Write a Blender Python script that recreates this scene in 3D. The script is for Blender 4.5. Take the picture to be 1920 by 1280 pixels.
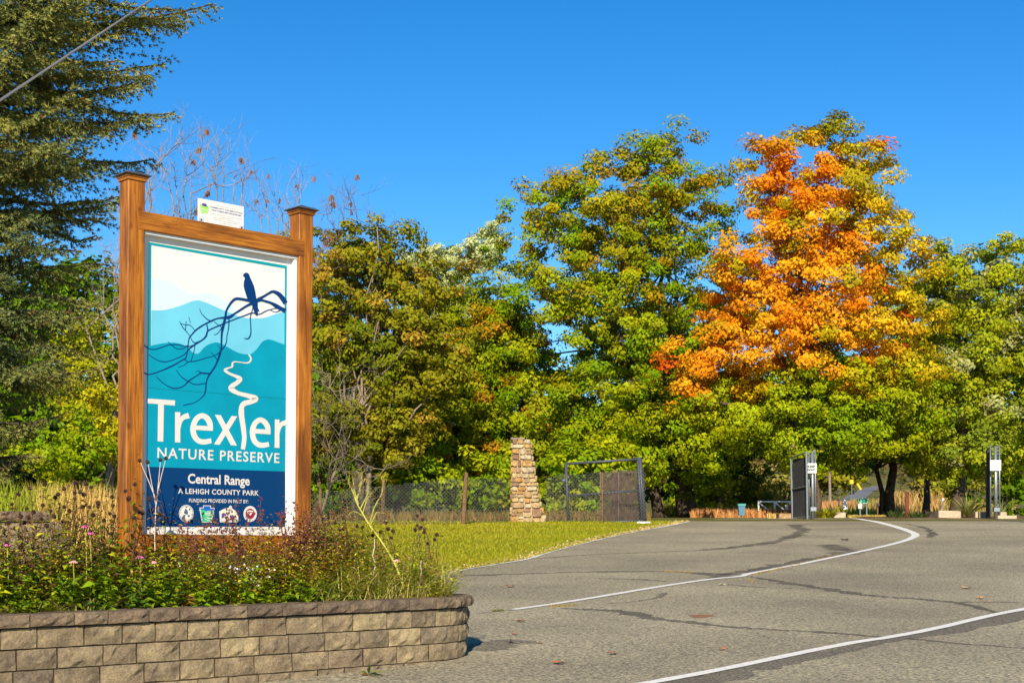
import bpy, math, random
import numpy as np
from mathutils import Vector, Matrix, Euler

for o in list(bpy.data.objects):
    bpy.data.objects.remove(o)
S = bpy.context.scene
COL = S.collection
rng = np.random.default_rng(11)
random.seed(11)

# ------------------------------------------------------------------ camera, sky, sun, exposure
F = 2700.0                      # focal length in pixels of the 1920 wide photograph
HOR = 1000.0                    # image row of the horizon (the photo was taken with a level, shifted lens)
EYE = 1.69
cam = bpy.data.cameras.new('camera'); cam.sensor_width = 36.0; cam.lens = F * 36.0 / 1920.0
cam.shift_y = (HOR - 640.0) / 1920.0
cam.clip_start = 0.1; cam.clip_end = 2000.0
camo = bpy.data.objects.new('camera', cam); COL.objects.link(camo)
camo.location = (0, 0, EYE); camo.rotation_euler = (math.pi / 2, 0, 0)
S.camera = camo

SUN_EL = math.radians(27.0)
SUN_H = Vector((-0.075, -0.997, 0)).normalized()
SUN = Vector((SUN_H.x * math.cos(SUN_EL), SUN_H.y * math.cos(SUN_EL), math.sin(SUN_EL)))
W = bpy.data.worlds.new('World'); S.world = W; W.use_nodes = True
wn = W.node_tree; wn.nodes.clear()
sky = wn.nodes.new('ShaderNodeTexSky'); sky.sky_type = 'NISHITA'; sky.sun_disc = False
sky.sun_elevation = SUN_EL; sky.sun_rotation = math.atan2(SUN_H.x, SUN_H.y)
sky.air_density = 0.7; sky.dust_density = 0.0; sky.ozone_density = 1.8
hs = wn.nodes.new('ShaderNodeHueSaturation'); hs.inputs['Saturation'].default_value = 1.4
bg = wn.nodes.new('ShaderNodeBackground'); bg.inputs['Strength'].default_value = 0.092
wo = wn.nodes.new('ShaderNodeOutputWorld')
wn.links.new(sky.outputs[0], hs.inputs['Color']); wn.links.new(hs.outputs[0], bg.inputs[0]); wn.links.new(bg.outputs[0], wo.inputs[0])
sl = bpy.data.lights.new('sun', 'SUN'); sl.energy = 4.3; sl.angle = math.radians(0.5); sl.color = (1.0, 0.90, 0.74)
so = bpy.data.objects.new('sun', sl); COL.objects.link(so)
so.rotation_euler = SUN.to_track_quat('Z', 'Y').to_euler(); so.location = (-10, -40, 30)
S.view_settings.view_transform = 'Standard'; S.view_settings.look = 'None'
S.view_settings.exposure = 0.92; S.view_settings.gamma = 1.0
try: S.view_settings.use_curve_mapping = False
except Exception: pass
S.render.engine = 'CYCLES'
S.cycles.max_bounces = 6; S.cycles.transparent_max_bounces = 8

# ------------------------------------------------------------------ helpers
TER_Y = [-60, 0, 50, 55, 62, 80, 110, 150, 330, 420, 600]
TER_Z = [-2.6, 0, 2.185, 2.30, 2.36, 2.58, 3.10, 4.2, 12.3, 25.0, 44]
def gz(y): return float(np.interp(y, TER_Y, TER_Z))
def ray(px, py): return np.array([(px - 960.0) / F, 1.0, (HOR - py) / F])
def P(px, py, Y): r = ray(px, py); return np.array([r[0] * Y, Y, EYE + r[2] * Y])
def G(px, py):                                   # where a pixel meets the ground
    r = ray(px, py); lo, hi = 2.0, 600.0
    y = 2.0
    while y < 600 and EYE + r[2] * y > gz(y): y += 0.05
    return np.array([r[0] * y, y, gz(y)])

def tag(o, label=None, cat=None, group=None, kind=None):
    if label: o['label'] = label
    if cat: o['category'] = cat
    if group: o['group'] = group
    if kind: o['kind'] = kind
    return o

def empty(name, loc, label, cat, group=None):
    o = bpy.data.objects.new(name, None); COL.objects.link(o)
    o.location = tuple(float(c) for c in loc); o.empty_display_size = 0.2
    tag(o, label, cat, group); return o

ORG = {}
def mesh(name, V, faces, mat, smooth=False, col=None):
    V = np.asarray(V, dtype=np.float32).reshape(-1, 3)
    me = bpy.data.meshes.new(name)
    if isinstance(faces, np.ndarray):
        k = faces.shape[1]; n = faces.shape[0]
        me.vertices.add(len(V)); me.vertices.foreach_set('co', V.ravel())
        me.loops.add(n * k); me.loops.foreach_set('vertex_index', faces.astype(np.int32).ravel())
        me.polygons.add(n); me.polygons.foreach_set('loop_start', (np.arange(n) * k).astype(np.int32))
        me.polygons.foreach_set('loop_total', np.full(n, k, np.int32))
        me.update(calc_edges=True)
    else:
        me.from_pydata(V.tolist(), [], [list(map(int, f)) for f in faces]); me.update()
    if smooth: me.polygons.foreach_set('use_smooth', np.ones(len(me.polygons), bool))
    if col is not None:
        c = np.ones((len(V), 4), np.float32); c[:, :3] = col
        a = me.color_attributes.new('Col', 'FLOAT_COLOR', 'POINT'); a.data.foreach_set('color', c.ravel())
    if mat: me.materials.append(mat)
    return me

def obj(name, V, faces, mat, parent=None, org=None, smooth=False, col=None):
    """world-space vertices; the object's origin goes to org, or to its parent's"""
    if parent is not None: org = ORG[parent.name]
    elif org is None: org = np.zeros(3)
    org = np.asarray(org, float)
    me = mesh(name, np.asarray(V, float).reshape(-1, 3) - org, faces, mat, smooth, col)
    o = bpy.data.objects.new(name, me); COL.objects.link(o)
    if parent is not None: o.parent = parent
    else: o.location = tuple(org)
    ORG[o.name] = org
    return o

def thing(name, loc, label, cat, group=None):
    o = empty(name, loc, label, cat, group); ORG[o.name] = np.asarray(loc, float); return o

class MB:
    def __init__(s): s.V = []; s.F = []
    def add(s, V, Fs):
        b = len(s.V); s.V += [tuple(map(float, v)) for v in V]; s.F += [[int(i) + b for i in f] for f in Fs]; return s
    def box(s, c, sx, sy, sz, R=None):
        c = np.asarray(c, float); R = np.eye(3) if R is None else np.asarray(R)
        q = np.array([(x, y, z) for x in (-.5, .5) for y in (-.5, .5) for z in (-.5, .5)]) * (sx, sy, sz)
        return s.add(q @ R.T + c, [(0, 1, 3, 2), (4, 6, 7, 5), (0, 4, 5, 1), (2, 3, 7, 6), (0, 2, 6, 4), (1, 5, 7, 3)])
    def tube(s, pts, rad, n=6, cap=True):
        V, Fs = tube(pts, rad, n, cap); return s.add(V, Fs)
    def build(s, name, mat, parent=None, org=None, smooth=False, col=None):
        return obj(name, s.V, s.F, mat, parent, org, smooth, col)

def tube(pts, rad, n=6, cap=True):
    pts = np.asarray(pts, float); m = len(pts); rad = np.broadcast_to(np.asarray(rad, float), (m,))
    V = []; T = np.gradient(pts, axis=0)
    T /= np.linalg.norm(T, axis=1)[:, None] + 1e-9
    a = np.array([0, 0, 1.0]) if abs(T[0][2]) < .8 else np.array([1.0, 0, 0])
    for i in range(m):
        x = np.cross(T[i], a); x /= np.linalg.norm(x) + 1e-9; y = np.cross(T[i], x)
        for k in range(n):
            t = 2 * math.pi * k / n
            V.append(pts[i] + rad[i] * (math.cos(t) * x + math.sin(t) * y))
    Fs = [(i * n + k, i * n + (k + 1) % n, (i + 1) * n + (k + 1) % n, (i + 1) * n + k) for i in range(m - 1) for k in range(n)]
    if cap: Fs += [tuple(range(n))[::-1], tuple((m - 1) * n + k for k in range(n))]
    return V, Fs

def catmull(p, sub=6):
    p = np.asarray(p, float); q = np.vstack([2 * p[0] - p[1], p, 2 * p[-1] - p[-2]]); out = []
    for i in range(1, len(q) - 2):
        for t in np.linspace(0, 1, sub, endpoint=False):
            a, b, c, d = q[i - 1], q[i], q[i + 1], q[i + 2]
            out.append(.5 * (2 * b + (c - a) * t + (2 * a - 5 * b + 4 * c - d) * t * t + (3 * b - a - 3 * c + d) * t ** 3))
    out.append(p[-1]); return np.array(out)

def nrm(v): v = np.asarray(v, float); return v / (np.linalg.norm(v, axis=-1, keepdims=True) + 1e-9)

# ------------------------------------------------------------------ materials
def nodes(name):
    m = bpy.data.materials.new(name); m.use_nodes = True; nt = m.node_tree
    return m, nt, nt.nodes['Principled BSDF']
def nd(nt, typ, **kw):
    n = nt.nodes.new(typ)
    for k, v in kw.items():
        if k in n.inputs: n.inputs[k].default_value = v
        else: setattr(n, k, v)
    return n
def ramp(nt, stops):
    r = nt.nodes.new('ShaderNodeValToRGB'); e = r.color_ramp.elements
    while len(e) > 1: e.remove(e[0])
    e[0].position, e[0].color = stops[0][0], (*stops[0][1], 1)
    for p_, c in stops[1:]:
        q = e.new(p_); q.color = (*c, 1)
    return r
def spec(b, v):
    for k in ('Specular IOR Level', 'Specular'):
        if k in b.inputs: b.inputs[k].default_value = v; return
def bump(nt, b, src, strength, dist):
    n = nd(nt, 'ShaderNodeBump', Strength=strength, Distance=dist); nt.links.new(src, n.inputs['Height'])
    nt.links.new(n.outputs[0], b.inputs['Normal']); return n

def m_plain(name, c, rough=.6, sp=.3, var=.12, scale=14, metal=0.0, bumpd=.0):
    m, nt, b = nodes(name); tc = nd(nt, 'ShaderNodeTexCoord'); nz = nd(nt, 'ShaderNodeTexNoise', Scale=scale, Detail=5.0)
    nt.links.new(tc.outputs['Object'], nz.inputs['Vector'])
    r = ramp(nt, [(.3, tuple(x * (1 - var) for x in c)), (.7, tuple(min(1, x * (1 + var)) for x in c))])
    nt.links.new(nz.outputs['Fac'], r.inputs[0]); nt.links.new(r.outputs[0], b.inputs['Base Color'])
    b.inputs['Roughness'].default_value = rough; b.inputs['Metallic'].default_value = metal; spec(b, sp)
    if bumpd: bump(nt, b, nz.outputs['Fac'], .6, bumpd)
    return m

def m_leaf(name, trans=.35, rough=.55, sp=.06, tint=(1.25, 1.15, .6)):
    m, nt, b = nodes(name); at = nd(nt, 'ShaderNodeAttribute', attribute_name='Col')
    nt.links.new(at.outputs['Color'], b.inputs['Base Color']); b.inputs['Roughness'].default_value = rough; spec(b, sp)
    tr = nd(nt, 'ShaderNodeBsdfTranslucent'); mx = nd(nt, 'ShaderNodeMixRGB', blend_type='MULTIPLY'); mx.inputs[0].default_value = 1
    mx.inputs[2].default_value = (*tint, 1); nt.links.new(at.outputs['Color'], mx.inputs[1]); nt.links.new(mx.outputs[0], tr.inputs[0])
    ms = nd(nt, 'ShaderNodeMixShader'); ms.inputs[0].default_value = trans
    nt.links.new(b.outputs[0], ms.inputs[1]); nt.links.new(tr.outputs[0], ms.inputs[2])
    nt.links.new(ms.outputs[0], nt.nodes['Material Output'].inputs['Surface']); return m

def m_wood():
    m, nt, b = nodes('stained_cedar'); tc = nd(nt, 'ShaderNodeTexCoord'); at = nd(nt, 'ShaderNodeAttribute', attribute_name='Grain')
    mp = nd(nt, 'ShaderNodeMapping'); mp.inputs['Scale'].default_value = (38, 38, 1.8); nt.links.new(at.outputs['Vector'], mp.inputs[0])
    n1 = nd(nt, 'ShaderNodeTexNoise', Scale=1.6, Detail=7.0, Roughness=.65, Distortion=.8); nt.links.new(mp.outputs[0], n1.inputs['Vector'])
    mp2 = nd(nt, 'ShaderNodeMapping'); mp2.inputs['Scale'].default_value = (4, 4, 1.1); nt.links.new(at.outputs['Vector'], mp2.inputs[0])
    n2 = nd(nt, 'ShaderNodeTexNoise', Scale=1.5, Detail=4.0); nt.links.new(mp2.outputs[0], n2.inputs['Vector'])
    r1 = ramp(nt, [(.32, (.12, .035, .004)), (.46, (.27, .086, .007)), (.66, (.42, .165, .012))])
    nt.links.new(n1.outputs['Fac'], r1.inputs[0])
    r2 = ramp(nt, [(.34, (.40, .33, .32)), (.52, (.95, .92, .9)), (.68, (1.12, 1.12, 1.05))]); nt.links.new(n2.outputs['Fac'], r2.inputs[0])
    mx = nd(nt, 'ShaderNodeMixRGB', blend_type='MULTIPLY'); mx.inputs[0].default_value = .8
    nt.links.new(r1.outputs[0], mx.inputs[1]); nt.links.new(r2.outputs[0], mx.inputs[2])
    vk = nd(nt, 'ShaderNodeTexVoronoi', Scale=3.2); mp3 = nd(nt, 'ShaderNodeMapping'); mp3.inputs['Scale'].default_value = (1.4, 1.4, .8)
    nt.links.new(at.outputs['Vector'], mp3.inputs[0]); nt.links.new(mp3.outputs[0], vk.inputs['Vector'])
    rk = ramp(nt, [(.04, (.18, .10, .07)), (.12, (1, 1, 1))]); nt.links.new(vk.outputs['Distance'], rk.inputs[0])
    mk = nd(nt, 'ShaderNodeMixRGB', blend_type='MULTIPLY'); mk.inputs[0].default_value = .85
    nt.links.new(mx.outputs[0], mk.inputs[1]); nt.links.new(rk.outputs[0], mk.inputs[2])
    nt.links.new(mk.outputs[0], b.inputs['Base Color']); b.inputs['Roughness'].default_value = .5; spec(b, .3)
    bump(nt, b, n1.outputs['Fac'], .35, .004); return m

def m_block(name, tones, objvar=True):
    m, nt, b = nodes(name); tc = nd(nt, 'ShaderNodeTexCoord'); oi = nd(nt, 'ShaderNodeObjectInfo')
    ad = nd(nt, 'ShaderNodeVectorMath', operation='MULTIPLY_ADD')
    nt.links.new(oi.outputs['Random'], ad.inputs[0]); ad.inputs[1].default_value = (37, 23, 11); nt.links.new(tc.outputs['Object'], ad.inputs[2])
    n1 = nd(nt, 'ShaderNodeTexNoise', Scale=7.0, Detail=6.0, Roughness=.6); nt.links.new(ad.outputs[0], n1.inputs['Vector'])
    n2 = nd(nt, 'ShaderNodeTexNoise', Scale=60.0, Detail=5.0, Roughness=.7); nt.links.new(ad.outputs[0], n2.inputs['Vector'])
    r0 = ramp(nt, tones); nt.links.new(oi.outputs['Random'], r0.inputs[0])
    r1 = ramp(nt, [(.3, (.55, .52, .52)), (.5, (.95, .93, .9)), (.68, (1.35, 1.3, 1.15))]); nt.links.new(n1.outputs['Fac'], r1.inputs[0])
    r2 = ramp(nt, [(.32, (.62, .6, .58)), (.65, (1.2, 1.2, 1.18))]); nt.links.new(n2.outputs['Fac'], r2.inputs[0])
    a = nd(nt, 'ShaderNodeMixRGB', blend_type='MULTIPLY'); a.inputs[0].default_value = 1
    nt.links.new(r0.outputs[0], a.inputs[1]); nt.links.new(r1.outputs[0], a.inputs[2])
    c = nd(nt, 'ShaderNodeMixRGB', blend_type='MULTIPLY'); c.inputs[0].default_value = .8
    nt.links.new(a.outputs[0], c.inputs[1]); nt.links.new(r2.outputs[0], c.inputs[2])
    nt.links.new(c.outputs[0], b.inputs['Base Color']); b.inputs['Roughness'].default_value = .95; spec(b, .1)
    mu = nd(nt, 'ShaderNodeTexMusgrave') if False else nd(nt, 'ShaderNodeTexNoise', Scale=38.0, Detail=8.0, Roughness=.78)
    nt.links.new(ad.outputs[0], mu.inputs['Vector'])
    bump(nt, b, mu.outputs['Fac'], 1.0, .04); return m

def m_asphalt():
    m, nt, b = nodes('old_asphalt'); tc = nd(nt, 'ShaderNodeTexCoord')
    n1 = nd(nt, 'ShaderNodeTexNoise', Scale=.35, Detail=5.0); n2 = nd(nt, 'ShaderNodeTexNoise', Scale=30.0, Detail=7.0, Roughness=.8)
    v = nd(nt, 'ShaderNodeTexVoronoi', Scale=45.0)
    for n in (n1, n2, v): nt.links.new(tc.outputs['Object'], n.inputs['Vector'])
    r1 = ramp(nt, [(.34, (.26, .222, .152)), (.5, (.325, .28, .185)), (.66, (.385, .332, .22))]); nt.links.new(n1.outputs['Fac'], r1.inputs[0])
    r2 = ramp(nt, [(.40, (.30, .30, .32)), (.5, (.95, .95, .95)), (.60, (1.75, 1.7, 1.55))]); nt.links.new(n2.outputs['Fac'], r2.inputs[0])
    r3 = ramp(nt, [(.0, (1.35, 1.3, 1.2)), (.35, (1, 1, 1)), (.7, (.6, .6, .6))]); nt.links.new(v.outputs['Distance'], r3.inputs[0])
    a = nd(nt, 'ShaderNodeMixRGB', blend_type='MULTIPLY'); a.inputs[0].default_value = 1
    nt.links.new(r1.outputs[0], a.inputs[1]); nt.links.new(r2.outputs[0], a.inputs[2])
    c = nd(nt, 'ShaderNodeMixRGB', blend_type='MULTIPLY'); c.inputs[0].default_value = .6
    nt.links.new(a.outputs[0], c.inputs[1]); nt.links.new(r3.outputs[0], c.inputs[2])
    nt.links.new(c.outputs[0], b.inputs['Base Color']); b.inputs['Roughness'].default_value = .85; spec(b, .2)
    bump(nt, b, n2.outputs['Fac'], .5, .012); return m

def m_ground(name, cols, s1=.6, s2=22.0):
    m, nt, b = nodes(name); tc = nd(nt, 'ShaderNodeTexCoord')
    n1 = nd(nt, 'ShaderNodeTexNoise', Scale=s1, Detail=6.0); n2 = nd(nt, 'ShaderNodeTexNoise', Scale=s2, Detail=6.0, Roughness=.7)
    for n in (n1, n2): nt.links.new(tc.outputs['Object'], n.inputs['Vector'])
    r1 = ramp(nt, [(.3, cols[0]), (.5, cols[1]), (.7, cols[2])]); nt.links.new(n1.outputs['Fac'], r1.inputs[0])
    r2 = ramp(nt, [(.3, (.55, .55, .5)), (.7, (1.35, 1.35, 1.3))]); nt.links.new(n2.outputs['Fac'], r2.inputs[0])
    a = nd(nt, 'ShaderNodeMixRGB', blend_type='MULTIPLY'); a.inputs[0].default_value = 1
    nt.links.new(r1.outputs[0], a.inputs[1]); nt.links.new(r2.outputs[0], a.inputs[2])
    nt.links.new(a.outputs[0], b.inputs['Base Color']); b.inputs['Roughness'].default_value = .95; spec(b, .1)
    bump(nt, b, n2.outputs['Fac'], .8, .05); return m

def m_worn_paint(name, c, hole=.36, amax=1.0):
    """paint worn away in flecks: transparent where the chips are"""
    m, nt, b = nodes(name); tc = nd(nt, 'ShaderNodeTexCoord')
    n2 = nd(nt, 'ShaderNodeTexNoise', Scale=34.0, Detail=6.0, Roughness=.75); nt.links.new(tc.outputs['Object'], n2.inputs['Vector'])
    n3 = nd(nt, 'ShaderNodeTexNoise', Scale=1.3, Detail=3.0); nt.links.new(tc.outputs['Object'], n3.inputs['Vector'])
    r2 = ramp(nt, [(.35, tuple(x * .72 for x in c)), (.6, c)]); nt.links.new(n2.outputs['Fac'], r2.inputs[0])
    nt.links.new(r2.outputs[0], b.inputs['Base Color']); b.inputs['Roughness'].default_value = .8; spec(b, .2)
    ad = nd(nt, 'ShaderNodeMath', operation='MULTIPLY_ADD'); nt.links.new(n3.outputs['Fac'], ad.inputs[0]); ad.inputs[1].default_value = .35
    nt.links.new(n2.outputs['Fac'], ad.inputs[2])
    ra = ramp(nt, [(hole + .12, (0, 0, 0)), (hole + .2, (amax, amax, amax))]); nt.links.new(ad.outputs[0], ra.inputs[0])
    nt.links.new(ra.outputs[0], b.inputs['Alpha']); return m

M_WOOD = m_wood()
M_BLOCK = m_block('split_face_block', [(0, (.36, .28, .175)), (.2, (.245, .195, .135)), (.4, (.47, .375, .22)), (.6, (.30, .235, .16)), (.8, (.39, .31, .19)), (1, (.265, .212, .15))])
M_CAP = m_block('cap_block', [(0, (.23, .17, .122)), (.5, (.29, .22, .15)), (1, (.19, .145, .11))])
M_ASPH = m_asphalt()
M_GROUND = m_ground('dry_meadow', [(.16, .11, .04), (.12, .13, .03), (.21, .14, .05)])
M_LAWN = m_ground('lawn_turf', [(.20, .215, .010), (.265, .25, .014), (.33, .265, .025)], .45, 16)
M_SOIL = m_plain('bed_soil', (.06, .04, .025), .95, .1, .4, 20, bumpd=.03)
M_WHITE = m_plain('white_board', (.62, .59, .55), .45, .35, .03, 3)
M_TRIM = m_plain('white_trim', (.78, .78, .78), .5, .3, .05, 6)
M_DARKCAP = m_plain('dark_metal_cap', (.06, .06, .07), .5, .5, .2, 20)
M_LINE = m_worn_paint('white_road_paint', (.78, .74, .66), .30)
M_TAR = m_worn_paint('tar_seam', (.12, .10, .085), .46, .62)
M_LEAF = m_leaf('leaf'); M_NEEDLE = m_leaf('needle', .12, .6, .06, (1, 1, .7)); M_HERB = m_leaf('herb', .3, .5, .12)
M_DRY = m_leaf('dry_plant', .15, .8, .1, (1, .9, .7))
M_BARK = m_plain('bark', (.085, .06, .04), .95, .1, .45, 9, bumpd=.04)
M_PBARK = m_plain('pale_bark', (.22, .17, .12), .95, .1, .35, 9, bumpd=.02)
M_STEEL = m_plain('galvanised_steel', (.24, .26, .28), .45, .5, .15, 20, .6)
M_DSTEEL = m_plain('dark_grey_pipe', (.07, .075, .095), .5, .4, .2, 20, .3)
M_WIRE = m_plain('fence_wire', (.13, .13, .125), .5, .4, .15, 8, .4)
M_DWIRE = m_plain('black_mesh', (.05, .05, .05), .6, .3, .3, 8)
M_RUST = m_plain('rusty_mesh', (.16, .10, .07), .8, .2, .4, 6)
M_POSTWOOD = m_plain('weathered_post', (.15, .085, .045), .9, .1, .35, 12, bumpd=.01)

# ------------------------------------------------------------------ ground, lawn, road, markings
def sheet(name, rows, h, mat):
    V = []; Fs = []; n = len(rows[0][1])
    for y, xs in rows:
        for x in xs: V.append((x, y, gz(y) + h))
    for i in range(len(rows) - 1):
        for k in range(n - 1):
            a = i * n + k; Fs.append((a, a + 1, a + n + 1, a + n))
    o = obj(name, V, np.array(Fs), mat, org=(0, 0, 0)); tag(o, kind='structure'); return o
gys = sorted(set(list(range(-60, 48, 6)) + [50, 52, 55, 58, 62, 70, 80, 95, 110, 130, 150, 200, 260, 330, 420, 600]))
sheet('ground', [(y, [-400, -120, -40, -20, 0, 20, 40, 120, 400]) for y in gys], 0, M_GROUND)
EDGE_PX = [(1292, 977.5), (1262, 984), (1230, 990), (1195, 996.5), (1150, 1006), (1100, 1017.5), (1052, 1030), (1020, 1039), (990, 1048), (965, 1053), (920, 1060.5), (880, 1067), (842, 1074.5), (790, 1084), (740, 1092)]
edge = np.array([G(*p) for p in EDGE_PX]); eo = np.argsort(edge[:, 1])
def xedge(y):
    if y < edge[eo[0], 1]: return edge[eo[0], 0] - (edge[eo[0], 1] - y) * 3.2
    return float(np.interp(y, edge[eo, 1], edge[eo, 0]))
Yend = float(edge[:, 1].max())
rys = [y for y in np.arange(-50, 16, 6)] + list(np.arange(16, Yend, 1.0)) + [Yend]
sheet('road', [(y, [max(xedge(y), -60), max(xedge(y), -60) + 3, 20, 80]) for y in rys], .004, M_ASPH)
# the far end of the parking area, up to the planted strip by the gates
E0 = edge[eo[-1]]
sheet('road_end', [(Yend, [E0[0], 20, 80]), (51.5, [E0[0] + 1.4, 20, 80]), (53.5, [G(1480, 972)[0], 20, 80])], .004, M_ASPH)
lys = list(np.arange(18.0, Yend, 1.0)) + [Yend]
sheet('lawn', [(y, [-45, min(-14, xedge(y) - 1), xedge(y)]) for y in lys], .004, M_LAWN)
sheet('lawn_corner', [(Yend, [-45, -5, E0[0]]), (53.0, [-45, -5, E0[0] - 1.0])], .004, M_LAWN)

def ribbon(name, px, w, h, mat, sub=6, jit=0.0, label=None):
    c = catmull(np.array([G(*p) for p in px]), sub); n = len(c)
    w = np.interp(np.linspace(0, 1, n), np.linspace(0, 1, len(np.atleast_1d(w))), np.atleast_1d(w))
    T = nrm(np.gradient(c[:, :2], axis=0)); N = np.stack([-T[:, 1], T[:, 0]], 1)
    ja = 1 + jit * rng.normal(size=n); jb = 1 + jit * rng.normal(size=n); V = []
    for i in range(n):
        for s_, j in ((-.5, ja[i]), (.5, jb[i])):
            q = c[i, :2] + N[i] * w[i] * s_ * max(j, .15); V.append((q[0], q[1], gz(q[1]) + h))
    Fs = np.array([(2 * i, 2 * i + 2, 2 * i + 3, 2 * i + 1) for i in range(n - 1)])
    o = obj(name, V, Fs, mat, org=V[0]); tag(o, kind='structure'); return o

ribbon('lane_line', [(962, 1144), (1030, 1134.5), (1090, 1125), (1150, 1115), (1250, 1098.5), (1330, 1087), (1388, 1081), (1410, 1075), (1500, 1058), (1600, 1037), (1650, 1026), (1690, 1016), (1709, 1009), (1716.5, 1003), (1707, 997), (1690, 991), (1668, 984.5), (1640, 977.5), (1618, 974.3), (1597, 972)],
       [.10, .12, .12, .12, .14, .18, .24, .28, .26], .012, M_LINE, 6, .05)
ribbon('parking_line', [(1200, 1285.5), (1240, 1277.5), (1360, 1254.5), (1500, 1226), (1600, 1206), (1666, 1196), (1748, 1180.5), (1867, 1153.5), (1960, 1136)], [.12], .012, M_LINE, 6, .05)
ribbon('lawn_edge_line', EDGE_PX[:-2], [.16, .13, .09, .07, .05, .09, .09, .05, .05], .014, M_LINE, 6, .25)
SEAMS = [
    ([(1053, 1141), (1110, 1144), (1164, 1147), (1228, 1160), (1287, 1167), (1380, 1177), (1460, 1182), (1547, 1187), (1652, 1195)], [.10, .20, .26, .26, .12, .12, .12, .08], .4),
    ([(1700, 1197), (1797, 1207), (1860, 1212), (1960, 1219)], [.08, .08, .06], .35),
    ([(1404, 1081), (1477, 1093), (1593, 1112), (1650, 1119), (1710, 1122.5), (1797, 1131), (1873, 1149)], [.10, .24, .24, .24, .22, .16, .1], .4),
    ([(1795, 1130), (1841, 1129), (1960, 1131)], [.16, .1], .4),
    ([(1330, 1085), (1360, 1078.5), (1412, 1070), (1500, 1054), (1558, 1042), (1593, 1034.5), (1575, 1029), (1552, 1023.5), (1566, 1021)], [.25, .3, .3, .35, .4, .5, .3, .5, .2], .6),
    ([(830, 1080.5), (931, 1078), (1030, 1074.5), (1126, 1072), (1257, 1072), (1316, 1075), (1354, 1078.5)], [.2, .3, .1, .26, .12, .3, .5], .4),
    ([(1000, 1048), (1060, 1043), (1129, 1039), (1287, 1033), (1350, 1029), (1427, 1020), (1465, 1012), (1488, 1004), (1503, 996), (1500, 989), (1492, 983.5), (1512, 984)], [.2, .1, .12, .14, .28, .4, .3, .3, .35, .35, .35, .15], .5),
    ([(1700, 982.5), (1722, 986.5), (1738, 992), (1748, 1002), (1740, 1008)], [.15, .2, .2, .25, .1], .5),
    ([(1888, 975.5), (1950, 981)], [.5, .3], .3),
    ([(1120, 1085), (1200, 1087), (1250, 1090)], [.1, .14, .05], .5),
    ([(893, 1151), (930, 1147), (962, 1144)], [.05, .05], .4),
    ([(1360, 1096), (1420, 1101), (1520, 1105)], [.06, .08, .02], .5),
    ([(1140, 1132), (1190, 1128), (1235, 1120), (1246, 1112)], [.05, .06, .12], .5),
]
for k, (p_, w_, j_) in enumerate(SEAMS): ribbon('tar_seam', p_, w_, .008, M_TAR, 8, j_)
M_STAIN = m_worn_paint('dark_tar_stain', (.15, .13, .112), .40, .42)
ribbon('tar_stain', [(1195, 1297), (1300, 1280), (1440, 1247), (1560, 1223), (1660, 1202), (1740, 1189), (1850, 1167), (1960, 1143)], [.5, .42, .36, .25, .2, .34, .42, .3], .0065, M_STAIN, 6, .2)
ribbon('tar_stain', [(886, 1221), (920, 1209), (960, 1203), (1010, 1207)], [.5, .5, .35, .1], .0065, M_STAIN, 6, .3)
# lane that climbs the hill beyond the gate
far = [(1535, 971), (1552, 966), (1563, 961), (1577, 951), (1592, 941), (1606, 931), (1620, 921), (1633, 915), (1648, 911)]
def far_pt(px, py):
    r = ray(px, py); y = 60.0
    while y < 420 and EYE + r[2] * y > gz(y): y += .25
    return np.array([r[0] * y, y, gz(y)])
fp = catmull(np.array([far_pt(*p) for p in far]), 8)
T_ = nrm(np.gradient(fp[:, :2], axis=0)); V = []
for i in range(len(fp)):
    hw = np.interp(fp[i, 1], [55, 90, 330], [1.1, 1.3, 1.9])
    for s_ in (-1, 1):
        q = fp[i, :2] + np.array([1.0, 0.0]) * hw * s_; V.append((q[0], q[1], gz(q[1]) + .03))
o = obj('hill_lane', V, np.array([(2 * i, 2 * i + 1, 2 * i + 3, 2 * i + 2) for i in range(len(fp) - 1)]), m_plain('lane_gravel', (.17, .17, .17), .9, .1, .12, 6), org=V[0]); tag(o, kind='structure')

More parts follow.
